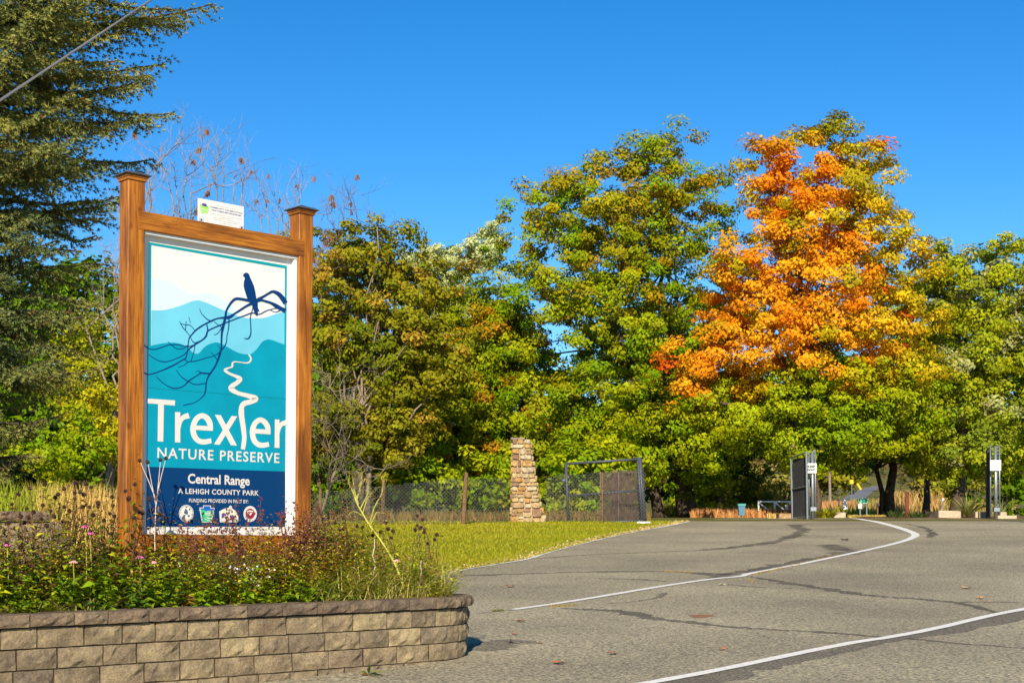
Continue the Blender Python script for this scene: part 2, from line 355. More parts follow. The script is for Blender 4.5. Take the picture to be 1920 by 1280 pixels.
# ------------------------------------------------------------------ curved block retaining wall with its bed
WA = np.array([-3.28, 10.3]); WD = nrm(np.array([.743, .669])); WN = np.array([-WD[1], WD[0]])     # WN points into the bed
WTOP = EYE - .567
S_ARC, R_ARC = 3.52, .80
def wpath(s, off=0.0):
    """front line of the wall at arc length s; off moves outwards"""
    if s <= S_ARC: p = WA + WD * s; n = -WN
    else:
        c = WA + WD * S_ARC + WN * R_ARC; a = min((s - S_ARC) / R_ARC, math.radians(165))
        n = -WN * math.cos(a) + WD * math.sin(a); p = c + n * R_ARC
        ex = s - S_ARC - a * R_ARC
        if ex > 0: p = p + np.array([-n[1], n[0]]) * ex
    return p + n * off, n
def block_mesh(L, H, D, seed, rough=.007, top=False):
    r = np.random.default_rng(seed); nx, nz = 6, 4; V = []; Fs = []; bow = r.uniform(-1, 1)
    for j in range(nz):
        for i in range(nx):
            u = -L / 2 + L * i / (nx - 1); w = H * j / (nz - 1)
            eb = i in (0, nx - 1) or j in (0, nz - 1)
            d = -.013 + r.normal() * .002 if eb else (r.normal() * rough + .004 * bow)
            if not eb: u += r.normal() * .008; w += r.normal() * .006
            else:
                if i in (0, nx - 1): u += (-1 if i else 1) * abs(r.normal()) * .0025
                if j in (0, nz - 1): w += (-1 if j else 1) * abs(r.normal()) * .0022
            V.append((u, -d, w))
    q = lambda i, j: j * nx + i
    for j in range(nz - 1):
        for i in range(nx - 1): Fs.append((q(i, j), q(i + 1, j), q(i + 1, j + 1), q(i, j + 1)))
    b = len(V); V += [(-L / 2 + .002, D, 0), (L / 2 - .002, D, 0), (L / 2 - .002, D, H), (-L / 2 + .002, D, H)]
    Fs += [(b, b + 1) + tuple(q(i, 0) for i in range(nx - 1, -1, -1)), (b + 2, b + 3) + tuple(q(i, nz - 1) for i in range(nx)),
           (b + 3, b) + tuple(q(0, j) for j in range(nz)), (b + 1, b + 2) + tuple(q(nx - 1, j) for j in range(nz - 1, -1, -1)), (b + 1, b, b + 3, b + 2)]
    return V, Fs
BM = {}
def block_me(kind, L, H, D, v, mat):
    k = (kind, round(L, 3), v)
    if k not in BM:
        V_, F_ = block_mesh(L, H, D, hash((kind == 'cap', int(L * 1000), v)) % 99991, .0025 if kind == 'cap' else .006)
        BM[k] = mesh(kind, V_, F_, mat)
    return BM[k]
def lay(wall, kind, s, L, H, D, z, mat, off, pathf, v, yaw=0.0):
    p, n = pathf(s, off); org = ORG[wall.name]
    o = bpy.data.objects.new(kind, block_me(kind, L, H, D, v, mat)); COL.objects.link(o); o.parent = wall
    o.location = (p[0] - org[0], p[1] - org[1], z - org[2]); o.rotation_euler = (0, 0, math.atan2(n[1], n[0]) + math.pi / 2 + yaw)
    return o
w0, _ = wpath(0)
wall = thing('retaining_wall', (w0[0], w0[1], gz(w0[1])), 'low curved retaining wall of tan split-face blocks holding the flower bed', 'wall')
rr = random.Random(5)
CH = .151
for k in range(5):
    s = -1.75 + .09 * (k % 3) + rr.random() * .05; z = WTOP - .095 - CH * (k + 1)
    prev = None
    while s < 6.9:
        arc = s > S_ARC - .1
        L = .20 if arc else rr.choice([.27, .27, .355, .355, .30])
        pt, _n = wpath(s + L / 2)
        if s + L / 2 < 6.9 and z + CH > gz(pt[1]) - .02:
            lay(wall, 'block', s + L / 2, L - .009, CH - .007, .20, z, M_BLOCK, -.004 * k + rr.uniform(-.004, .004), wpath, rr.randrange(5), rr.uniform(-.012, .012))
        s += L
s = -1.8
while s < 6.9:
    arc = s > S_ARC - .1
    L = .225 if arc else rr.choice([.26, .33, .33, .30])
    lay(wall, 'cap_block', s + L / 2, L - (.0 if arc else .006), .092, .30, WTOP - .092 + rr.uniform(-.002, .002), M_CAP, .035 + rr.uniform(-.003, .003), wpath, rr.randrange(5), rr.uniform(-.008, .008))
    s += L
# dark core behind the joints
ss = list(np.arange(-1.8, 6.9, .15)); V = []
for s_ in ss:
    for z_ in (gz(10) - .5, WTOP - .01):
        for of_ in (-.03, -.16):
            p_, _n = wpath(s_, of_); V.append((p_[0], p_[1], z_))
Fs = []
for i in range(len(ss) - 1):
    a = 4 * i; b = a + 4
    Fs += [(a, b, b + 2, a + 2), (a + 1, a + 3, b + 3, b + 1), (a + 2, b + 2, b + 3, a + 3)]
obj('backfill', V, Fs, M_SOIL, wall)
# soil of the bed
def bed_d(x, y): return float(np.dot(np.array([x, y]) - WA, WN))                # distance behind the wall's front line
def bed_z(x, y):
    d = bed_d(x, y); return WTOP - .03 + .10 * min(max(d - .25, 0), 1.2) + .02 * math.sin(3 * x + 2 * y)
V = []; Fs = []; ds = [.14, .3, .6, .9, 1.2, 1.5]; ss = list(np.arange(-2.2, S_ARC + .46, .2))
for s_ in ss:
    for d in ds:
        lim = 1.56 if s_ < S_ARC else 1.6
        dd = d
        if s_ > S_ARC:                                                     # inside the rounded end
            h = math.sqrt(max(.01, (R_ARC - .12) ** 2 - (s_ - S_ARC) ** 2)); dd = R_ARC - h + (d - .14) / 1.36 * 2 * h
        p_ = WA + WD * s_ + WN * dd; V.append((p_[0], p_[1], bed_z(p_[0], p_[1])))
n = len(ds)
for i in range(len(ss) - 1):
    for k in range(n - 1): a = i * n + k; Fs.append((a, a + n, a + n + 1, a + 1))
o = obj('bed_soil', V, Fs, M_SOIL, org=V[0]); tag(o, kind='structure')

# second, higher wall behind the bed at the left
def tpath(s, off=0.0):
    n = nrm(np.array([.62, -.785])); d = np.array([.785, .62]); return np.array([-5.25, 13.2]) + d * s + n * off, n
t0, _ = tpath(0)
TT = EYE + .215
tw = thing('terrace_wall', (t0[0], t0[1], gz(t0[1])), 'pale stone terrace wall half hidden behind the dead flowers at the far left', 'wall')
for k in range(6):
    s = -1.0 + .1 * (k % 3)
    while s < .95:
        L = rr.choice([.27, .355, .30]); lay(tw, 'block', s + L / 2, L - .004, CH - .003, .2, TT - .095 - CH * (k + 1), M_BLOCK, rr.uniform(-.004, .004), tpath, rr.randrange(5)); s += L
s = -1.0
while s < 1.0:
    L = rr.choice([.26, .33, .30]); lay(tw, 'cap_block', s + L / 2, L - .006, .092, .3, TT - .092, M_CAP, .035, tpath, rr.randrange(5)); s += L

# raised bank behind the terrace wall
def bank_z(x, y):
    f = min(max((-4.35 - x + .12 * (y - 14)) / 1.1, 0), 1); f = f * f * (3 - 2 * f); g = min(max((30 - y) / 6, 0), 1)
    return gz(y) - .02 + (TT - .12 + .012 * (y - 14) - gz(y)) * f * g
xs_ = np.linspace(-16, -3, 27); ys_ = np.linspace(14.15, 31, 22)
V = [(x, y + (.0 if x > -4.4 else min(0, (x + 4.4) * .79) if j == 0 else 0), bank_z(x, y)) for j, y in enumerate(ys_) for x in xs_]
o = obj('bank', V, np.array([(j * 27 + i, j * 27 + i + 1, j * 27 + i + 28, j * 27 + i + 27) for j in range(21) for i in range(26)]), M_GROUND, org=V[0]); tag(o, kind='structure')

# ------------------------------------------------------------------ the park sign
ROT = math.radians(43.0); LEAN = .0085
n3 = np.array([math.sin(ROT), -math.cos(ROT), 0.0]); t3 = np.array([math.cos(ROT), math.sin(ROT), 0.0]); u3 = np.array([0, 0, 1.0])
tl = t3 * math.cos(LEAN) - u3 * math.sin(LEAN); ul = u3 * math.cos(LEAN) + t3 * math.sin(LEAN)
SO = P(410, 1000, 12.2); CAMP = np.array([0, 0, EYE])
def uv(px, py, w=0.0):
    r = ray(px, py); k = (w + np.dot(SO - CAMP, n3)) / np.dot(r, n3); q = CAMP + k * r - SO
    return np.array([np.dot(q, tl), np.dot(q, ul)])
def sp(u, v, w): return SO + u * tl + v * ul + w * n3
SR = np.stack([tl, ul, n3], 1)
D = .085                                                                     # posts stand this far in front of the board
PW = .150
uL = uv(241.0, 330, D)[0] - .0; uR = uv(561, 470, D)[0]                       # near vertical edges of the posts
uL = .5 * (uv(242.0, 330, D)[0] + uv(236.5, 800, D)[0])
uR = uv(560.8, 480, D)[0]
vTL = uv(242, 333, D)[1]; vTR = uv(561, 397, D)[1]
vB = -1.05
sb = sp((uL + uR) / 2, vB, 0); sb[2] = bed_z(sb[0], sb[1])
sign = thing('park_sign', sb, 'tall wooden park sign with turquoise bird panel standing in the flower bed', 'sign')
def grain(o, axis):
    """a stretched grain coordinate that runs along the piece"""
    me = o.data; n_ = len(me.vertices); co = np.empty(n_ * 3, np.float32); me.vertices.foreach_get('co', co); co = co.reshape(-1, 3)
    L = np.stack([co @ tl, co @ ul, co @ n3], 1)
    L = {'v': L[:, [0, 2, 1]], 'u': L[:, [1, 2, 0]]}[axis] + rng.uniform(0, 20, 3)
    a = me.attributes.new('Grain', 'FLOAT_VECTOR', 'POINT'); a.data.foreach_set('vector', L.astype(np.float32).ravel())
def bevel_box(mb, c, sx, sy, sz, R, b=.006):
    q = []; Fs = []
    x, y, z = sx / 2, sy / 2, sz / 2
    ring = [(-x + b, -y), (x - b, -y), (x, -y + b), (x, y - b), (x - b, y), (-x + b, y), (-x, y - b), (-x, -y + b)]
    for zz in (-z, z): q += [(p_[0], p_[1], zz) for p_ in ring]
    Fs = [tuple(range(8))[::-1], tuple(range(8, 16))] + [(k, (k + 1) % 8, (k + 1) % 8 + 8, k + 8) for k in range(8)]
    mb.add(np.array(q) @ np.asarray(R).T + c, Fs)
RV = np.stack([tl, n3, ul], 1)           # local z = up the sign
RU = np.stack([n3, ul, tl], 1)           # local z = along the sign
for u0, vT in ((uL, vTL), (uR, vTR)):
    mb = MB(); bevel_box(mb, sp(u0 + PW / 2, (vT + vB) / 2, D - PW / 2), PW, PW, vT - vB, RV, .007); po = mb.build('post', M_WOOD, sign); grain(po, 'v')
    mb = MB(); bevel_box(mb, sp(u0 + PW / 2, vT + .001, D - PW / 2), PW + .022, PW + .022, .022, RV, .003)
    bevel_box(mb, sp(u0 + PW / 2, vT + .023, D - PW / 2), PW + .036, PW + .036, .018, RV, .003); tr_ = mb.build('post_collar', M_WOOD, po); grain(tr_, 'u')
    h = (PW + .075) / 2; c = (u0 + PW / 2, vT + .033, D - PW / 2)
    V = [sp(c[0] + a * h, c[1] + dv, c[2] + b * h) for dv in (0, .008) for a, b in ((-1, -1), (1, -1), (1, 1), (-1, 1))] + [sp(c[0] + a * .012, c[1] + .048, c[2] + b * .012) for a, b in ((-1, -1), (1, -1), (1, 1), (-1, 1))]
    Fs = [(3, 2, 1, 0), (8, 9, 10, 11)] + [(4 * r_ + k, 4 * r_ + (k + 1) % 4, 4 * r_ + 4 + (k + 1) % 4, 4 * r_ + 4 + k) for r_ in range(2) for k in range(4)]
    obj('post_cap', V, Fs, M_DARKCAP, po)
# rails: halved into the front of both posts
ra = uv(263, 395, D); rb = uv(568, 449, D); rc = uv(268, 430, D); rd = uv(565, 482, D)
vt1, vt0 = (ra[1] + rb[1]) / 2, (rc[1] + rd[1]) / 2; u_a, u_b = uL + PW * .62, uR + PW * .36
def rail(v0, v1):
    mb = MB(); bevel_box(mb, sp((u_a + u_b) / 2, (v0 + v1) / 2, D - PW / 2 + .004), PW, v1 - v0, u_b - u_a, np.stack([n3, ul, tl], 1), .006)
    o = mb.build('rail', M_WOOD, sign); grain(o, 'u'); return o
top_rail = rail(vt0, vt1)
vb1 = .5 * (uv(290, 1002, D)[1] + uv(550, 1002, D)[1]); rail(vb1 - .17, vb1)
# board and its white inner frame
bu0, bu1 = uL + PW - .005, uR + .005
def sbox(name, mat, u0, u1, v0, v1, w0_, w1_, parent):
    mb = MB(); mb.box(sp((u0 + u1) / 2, (v0 + v1) / 2, (w0_ + w1_) / 2), u1 - u0, v1 - v0, w1_ - w0_, SR); return mb.build(name, mat, parent)
board = sbox('sign_panel', M_WHITE, bu0, bu1, vb1 - .01, vt0 + .01, -.03, 0.0, sign)
sbox('frame_trim', M_TRIM, bu1 - .030, bu1 - .002, vb1 + .001, vt0 - .021, .0012, .050, board)
sbox('frame_trim', M_TRIM, bu0 + .004, bu1 - .002, vt0 - .020, vt0 - .001, .0012, .062, board)
sbox('frame_trim', M_TRIM, bu0 + .004, bu0 + .022, vb1 + .001, vt0 - .021, .0012, .050, board)

def m_print(name, c, var=.05): return m_plain(name, c, .5, .12, var, 2.5)
C_TEAL = m_print('teal_print', (.002, .23, .26)); C_PALE = m_print('pale_hill_print', (.47, .66, .68)); C_MID = m_print('mid_hill_print', (.12, .42, .54), .08)
C_DEEP = m_print('turquoise_print', (.001, .225, .32), .14); C_NAVY = m_print('navy_print', (.001, .032, .112)); C_BIRD = m_print('blue_silhouette_print', (.001, .03, .125))
C_CREAM = m_print('cream_print', (.55, .51, .465)); C_GRN = m_print('emblem_green', (.03, .40, .18)); C_MAR = m_print('emblem_maroon', (.22, .02, .05)); C_BLK = m_print('black_ink', (.03, .03, .035))
C_TAN = m_print('emblem_tan', (.66, .60, .45)); C_PUR = m_print('emblem_purple', (.09, .05, .22)); C_SLATE = m_print('emblem_slate', (.07, .10, .22)); C_LIME = m_print('emblem_lime', (.25, .62, .08)); C_BLUE = m_print('emblem_blue', (.01, .10, .38))
crop = {7: (270, 440, 6.62), 8: (270, 580, 6.62), 6: (260, 740, 6.4), 3: (200, 780, 4.571), 5: (320, 930, 10.667), 4: (360, 365, 17.45), 1: (200, 300, 4.571)}
def cp(c, p_): ox, oy, k = crop[c]; return (ox + p_[0] / k, oy + p_[1] / k)
lay_n = [0]
def flat(name, polys, mat, parent, k, wbase=0.0):
    """printed shapes: polygons given as photo pixels, laid on the board k thin sheets up"""
    w = wbase + .0011 * k; V = []; Fs = []
    for pl in polys:
        Fs.append(list(range(len(V), len(V) + len(pl)))); V += [sp(*uv(p_[0], p_[1], w), w) for p_ in pl]
        q = np.array([uv(p_[0], p_[1], w) for p_ in pl]); ar = np.sum(q[:, 0] * np.roll(q[:, 1], -1) - np.roll(q[:, 0], -1) * q[:, 1])
        if ar < 0: Fs[-1].reverse()
    return obj(name, V, Fs, mat, parent)
def stroke(pts, sub=6, smooth=True):
    """points (x, y, width) -> outline polygon"""
    p_ = catmull(np.array(pts, float), sub) if smooth and len(pts) > 2 else np.array(pts, float)
    T = nrm(np.gradient(p_[:, :2], axis=0)); N = np.stack([-T[:, 1], T[:, 0]], 1); h = p_[:, 2:3] / 2
    return np.vstack([p_[:, :2] + N * h, (p_[:, :2] - N * h)[::-1]])
def strips(name, strokes, mat, parent, k, sub=6):
    w = .0011 * k; V = []; Fs = []
    for c, pts in strokes:
        o_ = stroke(pts, sub); m_ = len(o_) // 2; b = len(V)
        V += [sp(*uv(*cp(c, q), w), w) for q in o_]
        Fs += [(b + i, b + 2 * m_ - 1 - i, b + 2 * m_ - 2 - i, b + i + 1) for i in range(m_ - 1)]
    return obj(name, V, Fs, mat, parent)
def c_(c, pts): return [cp(c, p_) for p_ in pts]
oTL, oTR, oBR, oBL = cp(7, (62, 92)), cp(7, (1775, 385)), (534.6, 986.5), (274.3, 986.8)
iTL, iTR = cp(7, (92, 130)), cp(7, (1748, 420)); dTL, dTR = cp(8, (50, 400)), cp(8, (1768, 400))
flat('border_print', [[oTL, oTR, iTR, iTL], [oTL, iTL, cp(8, (85, 470)), cp(8, (46, 470))], [iTR, oTR, cp(8, (1768, 470)), cp(8, (1742, 470))]], C_TEAL, board, 1)
flat('pale_hill', [c_(7, catmull([(92, 560), (200, 555), (300, 575), (400, 628), (470, 680), (550, 722), (650, 742), (740, 733), (810, 722), (880, 740), (960, 790), (1030, 840), (1090, 882), (1150, 935)], 4)) + c_(7, [(1160, 1000), (1000, 1030), (92, 1030)])], C_PALE, board, 1)
flat('middle_hill', [c_(7, catmull([(92, 935), (200, 938), (320, 920), (450, 880), (560, 838), (660, 813), (760, 838), (860, 880), (960, 925), (1080, 973), (1200, 1018), (1300, 1035), (1400, 1037), (1500, 1027), (1600, 995), (1680, 968), (1743, 955)], 4)) + c_(8, [(1743, 560), (88, 560)])], C_MID, board, 2)
nl, nr = cp(3, (345, 432)), cp(3, (1530, 473))
flat('near_hill', [c_(8, catmull([(85, 450), (200, 425), (300, 412), (380, 412), (450, 425), (520, 458), (580, 510), (625, 543), (670, 548), (700, 522), (750, 468), (820, 425), (900, 408), (960, 425), (1040, 468), (1130, 518), (1200, 545), (1270, 556), (1330, 550), (1400, 490), (1450, 420), (1490, 387), (1540, 372), (1600, 383), (1680, 413), (1742, 435)], 4)) + [cp(8, (1767, 437)), nr, nl, cp(8, (44, 452))]], C_DEEP, board, 3)
flat('panel_joint', [c_(8, [(44, 968), (900, 1036), (1767, 1108), (1767, 1114), (900, 1042), (44, 974)])], m_print('joint_line', (.002, .15, .20)), board, 4)
flat('base_band', [[nl, nr, oBR, oBL]], C_NAVY, board, 3)
flat('bird', [c_(7, [(1226, 520), (1233, 492), (1252, 474), (1272, 469), (1292, 477), (1307, 496), (1318, 530), (1342, 580), (1366, 640), (1380, 700), (1390, 765), (1402, 815), (1412, 850), (1412, 900), (1436, 953), (1413, 944), (1412, 1003), (1386, 1000), (1362, 945), (1342, 880), (1318, 845), (1296, 825), (1276, 775), (1252, 700), (1237, 640), (1240, 580), (1252, 545), (1240, 512), (1231, 514)])], C_BIRD, board, 5)
BR = [
    (7, [(1760, 850, 62), (1720, 790, 60), (1670, 735, 52), (1600, 705, 34), (1540, 732, 28), (1480, 768, 30), (1420, 800, 36), (1380, 835, 40)]),
    (7, [(1755, 945, 62), (1700, 915, 46), (1640, 882, 50), (1580, 848, 34), (1520, 828, 30), (1450, 812, 30), (1380, 830, 40)]),
    (7, [(1310, 818, 36), (1220, 800, 34), (1140, 795, 34), (1090, 832, 30), (1050, 890, 28), (1020, 950, 26), (1010, 1027, 30), (985, 1127, 34), (966, 1227, 26), (962, 1327, 22), (960, 1407, 22), (945, 1467, 28), (920, 1547, 24), (880, 1637, 22), (822, 1722, 22), (790, 1777, 18), (772, 1847, 16), (765, 1927, 18), (745, 1987, 14), (690, 2042, 10), (610, 2087, 10), (490, 2115, 15)]),
    (7, [(1340, 850, 36), (1270, 885, 28), (1200, 930, 26), (1130, 975, 24), (1060, 1022, 40), (960, 1032, 22), (900, 1042, 18), (830, 1072, 22), (760, 1107, 18), (700, 1142, 20), (640, 1187, 18), (590, 1242, 16), (560, 1287, 14), (548, 1367, 12), (540, 1447, 12), (520, 1527, 14)]),
    (7, [(1700, 932, 16), (1640, 958, 8), (1600, 950, 8), (1560, 930, 10), (1500, 952, 12), (1430, 986, 12), (1340, 970, 14), (1250, 1002, 14), (1180, 1027, 14), (1080, 1067, 14), (1000, 1097, 16), (920, 1132, 16), (850, 1162, 16), (790, 1197, 18), (770, 1257, 22), (720, 1307, 18), (640, 1357, 18), (560, 1417, 16), (500, 1487, 12), (420, 1527, 11), (330, 1562, 11), (260, 1577, 12), (180, 1562, 10), (110, 1522, 10), (55, 1487, 8)]),
    (7, [(1690, 925, 14), (1630, 912, 9), (1560, 930, 9)]), (7, [(1352, 890, 10), (1340, 947, 10), (1320, 1027, 12), (1325, 1127, 12), (1325, 1227, 14), (1295, 1287, 16), (1242, 1284, 8)]),
    (8, [(1055, 120, 16), (1050, 230, 12), (1030, 330, 10), (1018, 420, 12), (960, 510, 14), (880, 570, 10), (760, 605, 10), (640, 640, 12), (550, 650, 12), (500, 690, 8), (422, 718, 8)]),
    (7, [(690, 918, 6), (705, 960, 9), (725, 990, 9), (790, 1052, 12), (850, 1072, 12)]), (8, [(440, 145, 8), (480, 220, 10), (520, 265, 10), (570, 330, 8), (600, 390, 10), (640, 422, 14)]),
    (8, [(458, 178, 7), (520, 190, 8), (575, 197, 8), (630, 258, 8)]), (8, [(526, 145, 6), (518, 190, 8), (515, 258, 8)]), (8, [(555, 95, 6), (568, 130, 7), (575, 165, 6)]),
    (8, [(780, 185, 12), (790, 260, 16), (770, 325, 14), (730, 375, 14), (640, 415, 14)]), (8, [(300, 400, 7), (350, 447, 10), (420, 490, 10), (500, 477, 10), (542, 440, 8)]),
    (8, [(-2, 438, 12), (60, 485, 12), (130, 495, 12), (220, 470, 12), (310, 440, 12), (400, 436, 12), (480, 450, 12), (560, 460, 12), (620, 440, 14)]), (8, [(632, 430, 10), (625, 500, 8), (600, 590, 8), (580, 645, 8)]),
    (8, [(525, 600, 16), (440, 650, 14), (340, 705, 18), (200, 765, 14), (70, 805, 14), (-2, 785, 12)]), (8, [(500, 620, 10), (552, 652, 10)]),
    (8, [(870, 150, 8), (920, 190, 8), (960, 222, 10), (935, 270, 8), (900, 305, 8), (868, 313, 6)]), (8, [(905, 435, 5), (960, 500, 8)]), (8, [(825, 530, 5), (870, 570, 9), (912, 632, 12)]),
    (8, [(818, 795, 18), (710, 786, 18), (680, 765, 8), (640, 770, 5)]), (8, [(710, 785, 14), (640, 830, 12), (550, 890, 16), (490, 950, 12), (380, 978, 14), (270, 935, 10), (190, 870, 10), (150, 825, 6)]),
    (8, [(400, 750, 7), (460, 830, 10), (550, 892, 12), (640, 930, 10), (772, 915, 12)]),
]
for k, b_ in enumerate(BR): strips('branch_print', [b_], C_BIRD, board, 4 + .03 * k)
strips('river_print', [(8, [(1300, 558, 16), (1325, 600, 18), (1320, 640, 20), (1280, 663, 16), (1200, 655, 12), (1125, 649, 15), (1096, 672, 22), (1096, 708, 22), (1050, 726, 18), (1006, 752, 34), (1060, 795, 30), (1140, 828, 38), (1190, 862, 60), (1160, 905, 55), (1094, 950, 60), (1086, 985, 70), (1160, 1035, 50), (1290, 1070, 55), (1382, 1106, 75), (1330, 1142, 62), (1248, 1165, 66), (1214, 1205, 62), (1208, 1280, 70), (1215, 1350, 66), (1229, 1439, 62), (1239, 1520, 60), (1245, 1582, 56), (1240, 1650, 58), (1227, 1735, 52)])], C_CREAM, board, 6, 8)
LET = [('poly', [(103, 44), (437, 66), (434, 128), (104, 100)]), ('poly', [(233, 112), (303, 118), (295, 560), (227, 556)]),
       ('poly', [(437, 205), (500, 208), (500, 571), (435, 568)]), ('st', [(492, 400, 22), (502, 325, 40), (535, 272, 58), (603, 246, 68)]),
       ('poly', [(660, 365), (891, 376), (891, 432), (660, 418)]), ('st', [(865, 425, 52), (855, 345, 66), (818, 278, 68), (757, 250, 62), (697, 285, 64), (660, 355, 66), (653, 430, 66), (676, 505, 66), (725, 552, 64), (790, 564, 62), (872, 548, 58)]),
       ('poly', [(914, 237), (986, 243), (1180, 608), (1106, 603)]), ('poly', [(1184, 257), (1115, 252), (904, 592), (972, 598)]),
       ('poly', [(1372, 405), (1583, 418), (1583, 474), (1372, 460)]), ('st', [(1557, 465, 52), (1548, 388, 62), (1512, 326, 64), (1457, 300, 60), (1402, 335, 62), (1371, 402, 64), (1367, 470, 64), (1387, 545, 64), (1432, 592, 62), (1490, 604, 60), (1564, 592, 56)]),
       ('poly', [(1634, 293), (1690, 297), (1690, 637), (1631, 633)]), ('st', [(1683, 460, 18), (1690, 400, 36), (1718, 350, 54), (1793, 325, 64)])]
for k, (ty, pts) in enumerate(LET):
    if ty == 'poly': flat('lettering', [c_(6, pts)], C_CREAM, board, 5 + .03 * k)
    else: strips('lettering', [(6, pts)], C_CREAM, board, 5 + .03 * k, 8)

def text_mesh(s_, bold=.0, space=1.0):
    cu = bpy.data.curves.new('lettering', 'FONT'); cu.body = s_; cu.offset = bold; cu.space_character = space; cu.resolution_u = 3
    to = bpy.data.objects.new('lettering', cu); COL.objects.link(to); dg = bpy.context.evaluated_depsgraph_get(); dg.update()
    me = bpy.data.meshes.new_from_object(to.evaluated_get(dg)); V_ = np.array([v.co[:] for v in me.vertices]); F_ = [list(p_.vertices) for p_ in me.polygons]
    bpy.data.objects.remove(to); bpy.data.curves.remove(cu); bpy.data.meshes.remove(me); return V_[:, :2], F_
def text_on(s_, pix, mat, parent, w, bold=.0, space=1.0, name='lettering', split=False):
    """pix: photo pixels of lower-left, lower-right, upper-left corner of the line of text"""
    V_, F_ = text_mesh(s_, bold, space); mn, mx_ = V_.min(0), V_.max(0); q = (V_ - mn) / (mx_ - mn)
    a, b, c = (uv(*p_, w) for p_ in pix)
    PV = [sp(*(a + (b - a) * x[0] + (c - a) * x[1]), w) for x in q]
    if not split: return obj(name, PV, F_, mat, parent)
    up_ = list(range(len(PV)))
    def find(i):
        while up_[i] != i: i = up_[i]
        return i
    for f in F_:
        for i in f[1:]: up_[find(i)] = find(f[0])
    comp = {}
    for f in F_: comp.setdefault(find(f[0]), []).append(f)
    for fs in comp.values():
        ids = sorted({i for f in fs for i in f}); m_ = {i: k for k, i in enumerate(ids)}; obj('letter', [PV[i] for i in ids], [[m_[i] for i in f] for f in fs], mat, parent)
text_on('NATURE PRESERVE', [cp(3, (434, 358)), cp(3, (1480, 402)), cp(3, (436, 266))], C_CREAM, board, .0062, .014, 1.15, split=True)
text_on('Central Range', [cp(3, (696, 600)), cp(3, (1226, 618)), cp(3, (696, 490))], C_CREAM, board, .0062, .024, split=True)
text_on('A LEHIGH COUNTY PARK', [cp(3, (612, 662)), cp(3, (1304, 680)), cp(3, (612, 616))], C_CREAM, board, .0062, .02, 1.08, split=True)
text_on('FUNDING PROVIDED IN PART BY:', [cp(3, (705, 736)), cp(3, (1214, 746)), cp(3, (706, 704))], C_CREAM, board, .0062, .012)
def ell(c, x, y, rx, ry, n_=20): return c_(c, [(x + rx * math.cos(2 * math.pi * k / n_), y + ry * math.sin(2 * math.pi * k / n_)) for k in range(n_)])
def emblem(layers):
    e = None
    for k, (mat, polys) in enumerate(layers):
        o = flat('emblem', polys, mat, board, 5 + .6 * k)
emblem([(C_CREAM, [ell(5, 312, 340, 148, 172)]), (C_SLATE, [ell(5, 312, 340, 136, 158)]), (C_CREAM, [ell(5, 312, 340, 128, 150)]), (C_TAN, [ell(5, 312, 335, 88, 104)]), (C_SLATE, [c_(5, [(262, 330), (290, 245), (330, 262), (352, 320), (335, 370), (285, 350)]), c_(5, [(240, 380), (300, 360), (290, 410), (255, 415)]), c_(5, [(330, 380), (380, 365), (385, 400), (345, 415)])]), (C_BLK, [c_(5, [(300, 200), (335, 205), (330, 222), (300, 218)]), c_(5, [(370, 235), (395, 250), (380, 285), (365, 270)])])])
emblem([(C_CREAM, [c_(5, [(573, 222), (648, 224), (650, 178), (806, 182), (806, 228), (880, 230), (822, 522), (622, 520)])]), (C_BLUE, [c_(5, [(590, 238), (662, 238), (664, 192), (792, 196), (792, 242), (864, 244), (858, 280), (720, 290), (598, 262)])]), (C_GRN, [c_(5, [(600, 268), (660, 268), (730, 300), (858, 286), (812, 506), (634, 504)])]), (C_CREAM, [c_(5, [(690, 325), (820, 318), (818, 380), (700, 385)]), c_(5, [(690, 395), (760, 425), (836, 430), (832, 445), (750, 445)]), c_(5, [(650, 430), (800, 490), (796, 500), (652, 446)])]), (C_BLK, [ell(5, 640, 350, 20, 30, 10), c_(5, [(636, 375), (646, 375), (646, 420), (636, 420)])]), (C_GRN, [c_(5, [(716, 338), (735, 338), (735, 370), (716, 370)]), c_(5, [(752, 338), (770, 338), (770, 370), (752, 370)]), c_(5, [(785, 336), (802, 336), (802, 368), (785, 368)])])])
emblem([(C_CREAM, [c_(5, [(970, 300), (1060, 250), (1165, 225), (1172, 195), (1200, 182), (1226, 200), (1230, 240), (1300, 290), (1345, 370), (1356, 440), (1345, 522), (985, 518)])]), (C_TAN, [c_(5, [(1000, 310), (1080, 260), (1160, 240), (1290, 300), (1335, 380), (1342, 455), (1000, 455)])]), (C_PUR, [c_(5, [(1015, 440), (1020, 350), (1060, 325), (1100, 350), (1120, 390), (1080, 385), (1060, 430)]), c_(5, [(1185, 440), (1190, 380), (1240, 370), (1285, 400), (1290, 440)])]), (C_CREAM, [c_(5, [(1070, 430), (1090, 400), (1150, 360), (1180, 360), (1180, 440)]), c_(5, [(1180, 200), (1215, 205), (1215, 330), (1185, 330)])])])
emblem([(C_CREAM, [ell(5, 1590, 350, 135, 160)]), (C_MAR, [ell(5, 1590, 348, 92, 106)]), (C_TAN, [c_(5, [(1530, 300), (1560, 280), (1640, 285), (1660, 310), (1570, 310), (1545, 360)]), c_(5, [(1570, 350), (1600, 330), (1640, 330), (1620, 350), (1590, 385)])]), (C_MAR, [c_(5, [(1635, 335), (1690, 320), (1700, 350), (1650, 390)]), c_(5, [(1560, 395), (1640, 385), (1630, 430), (1570, 430)])])])
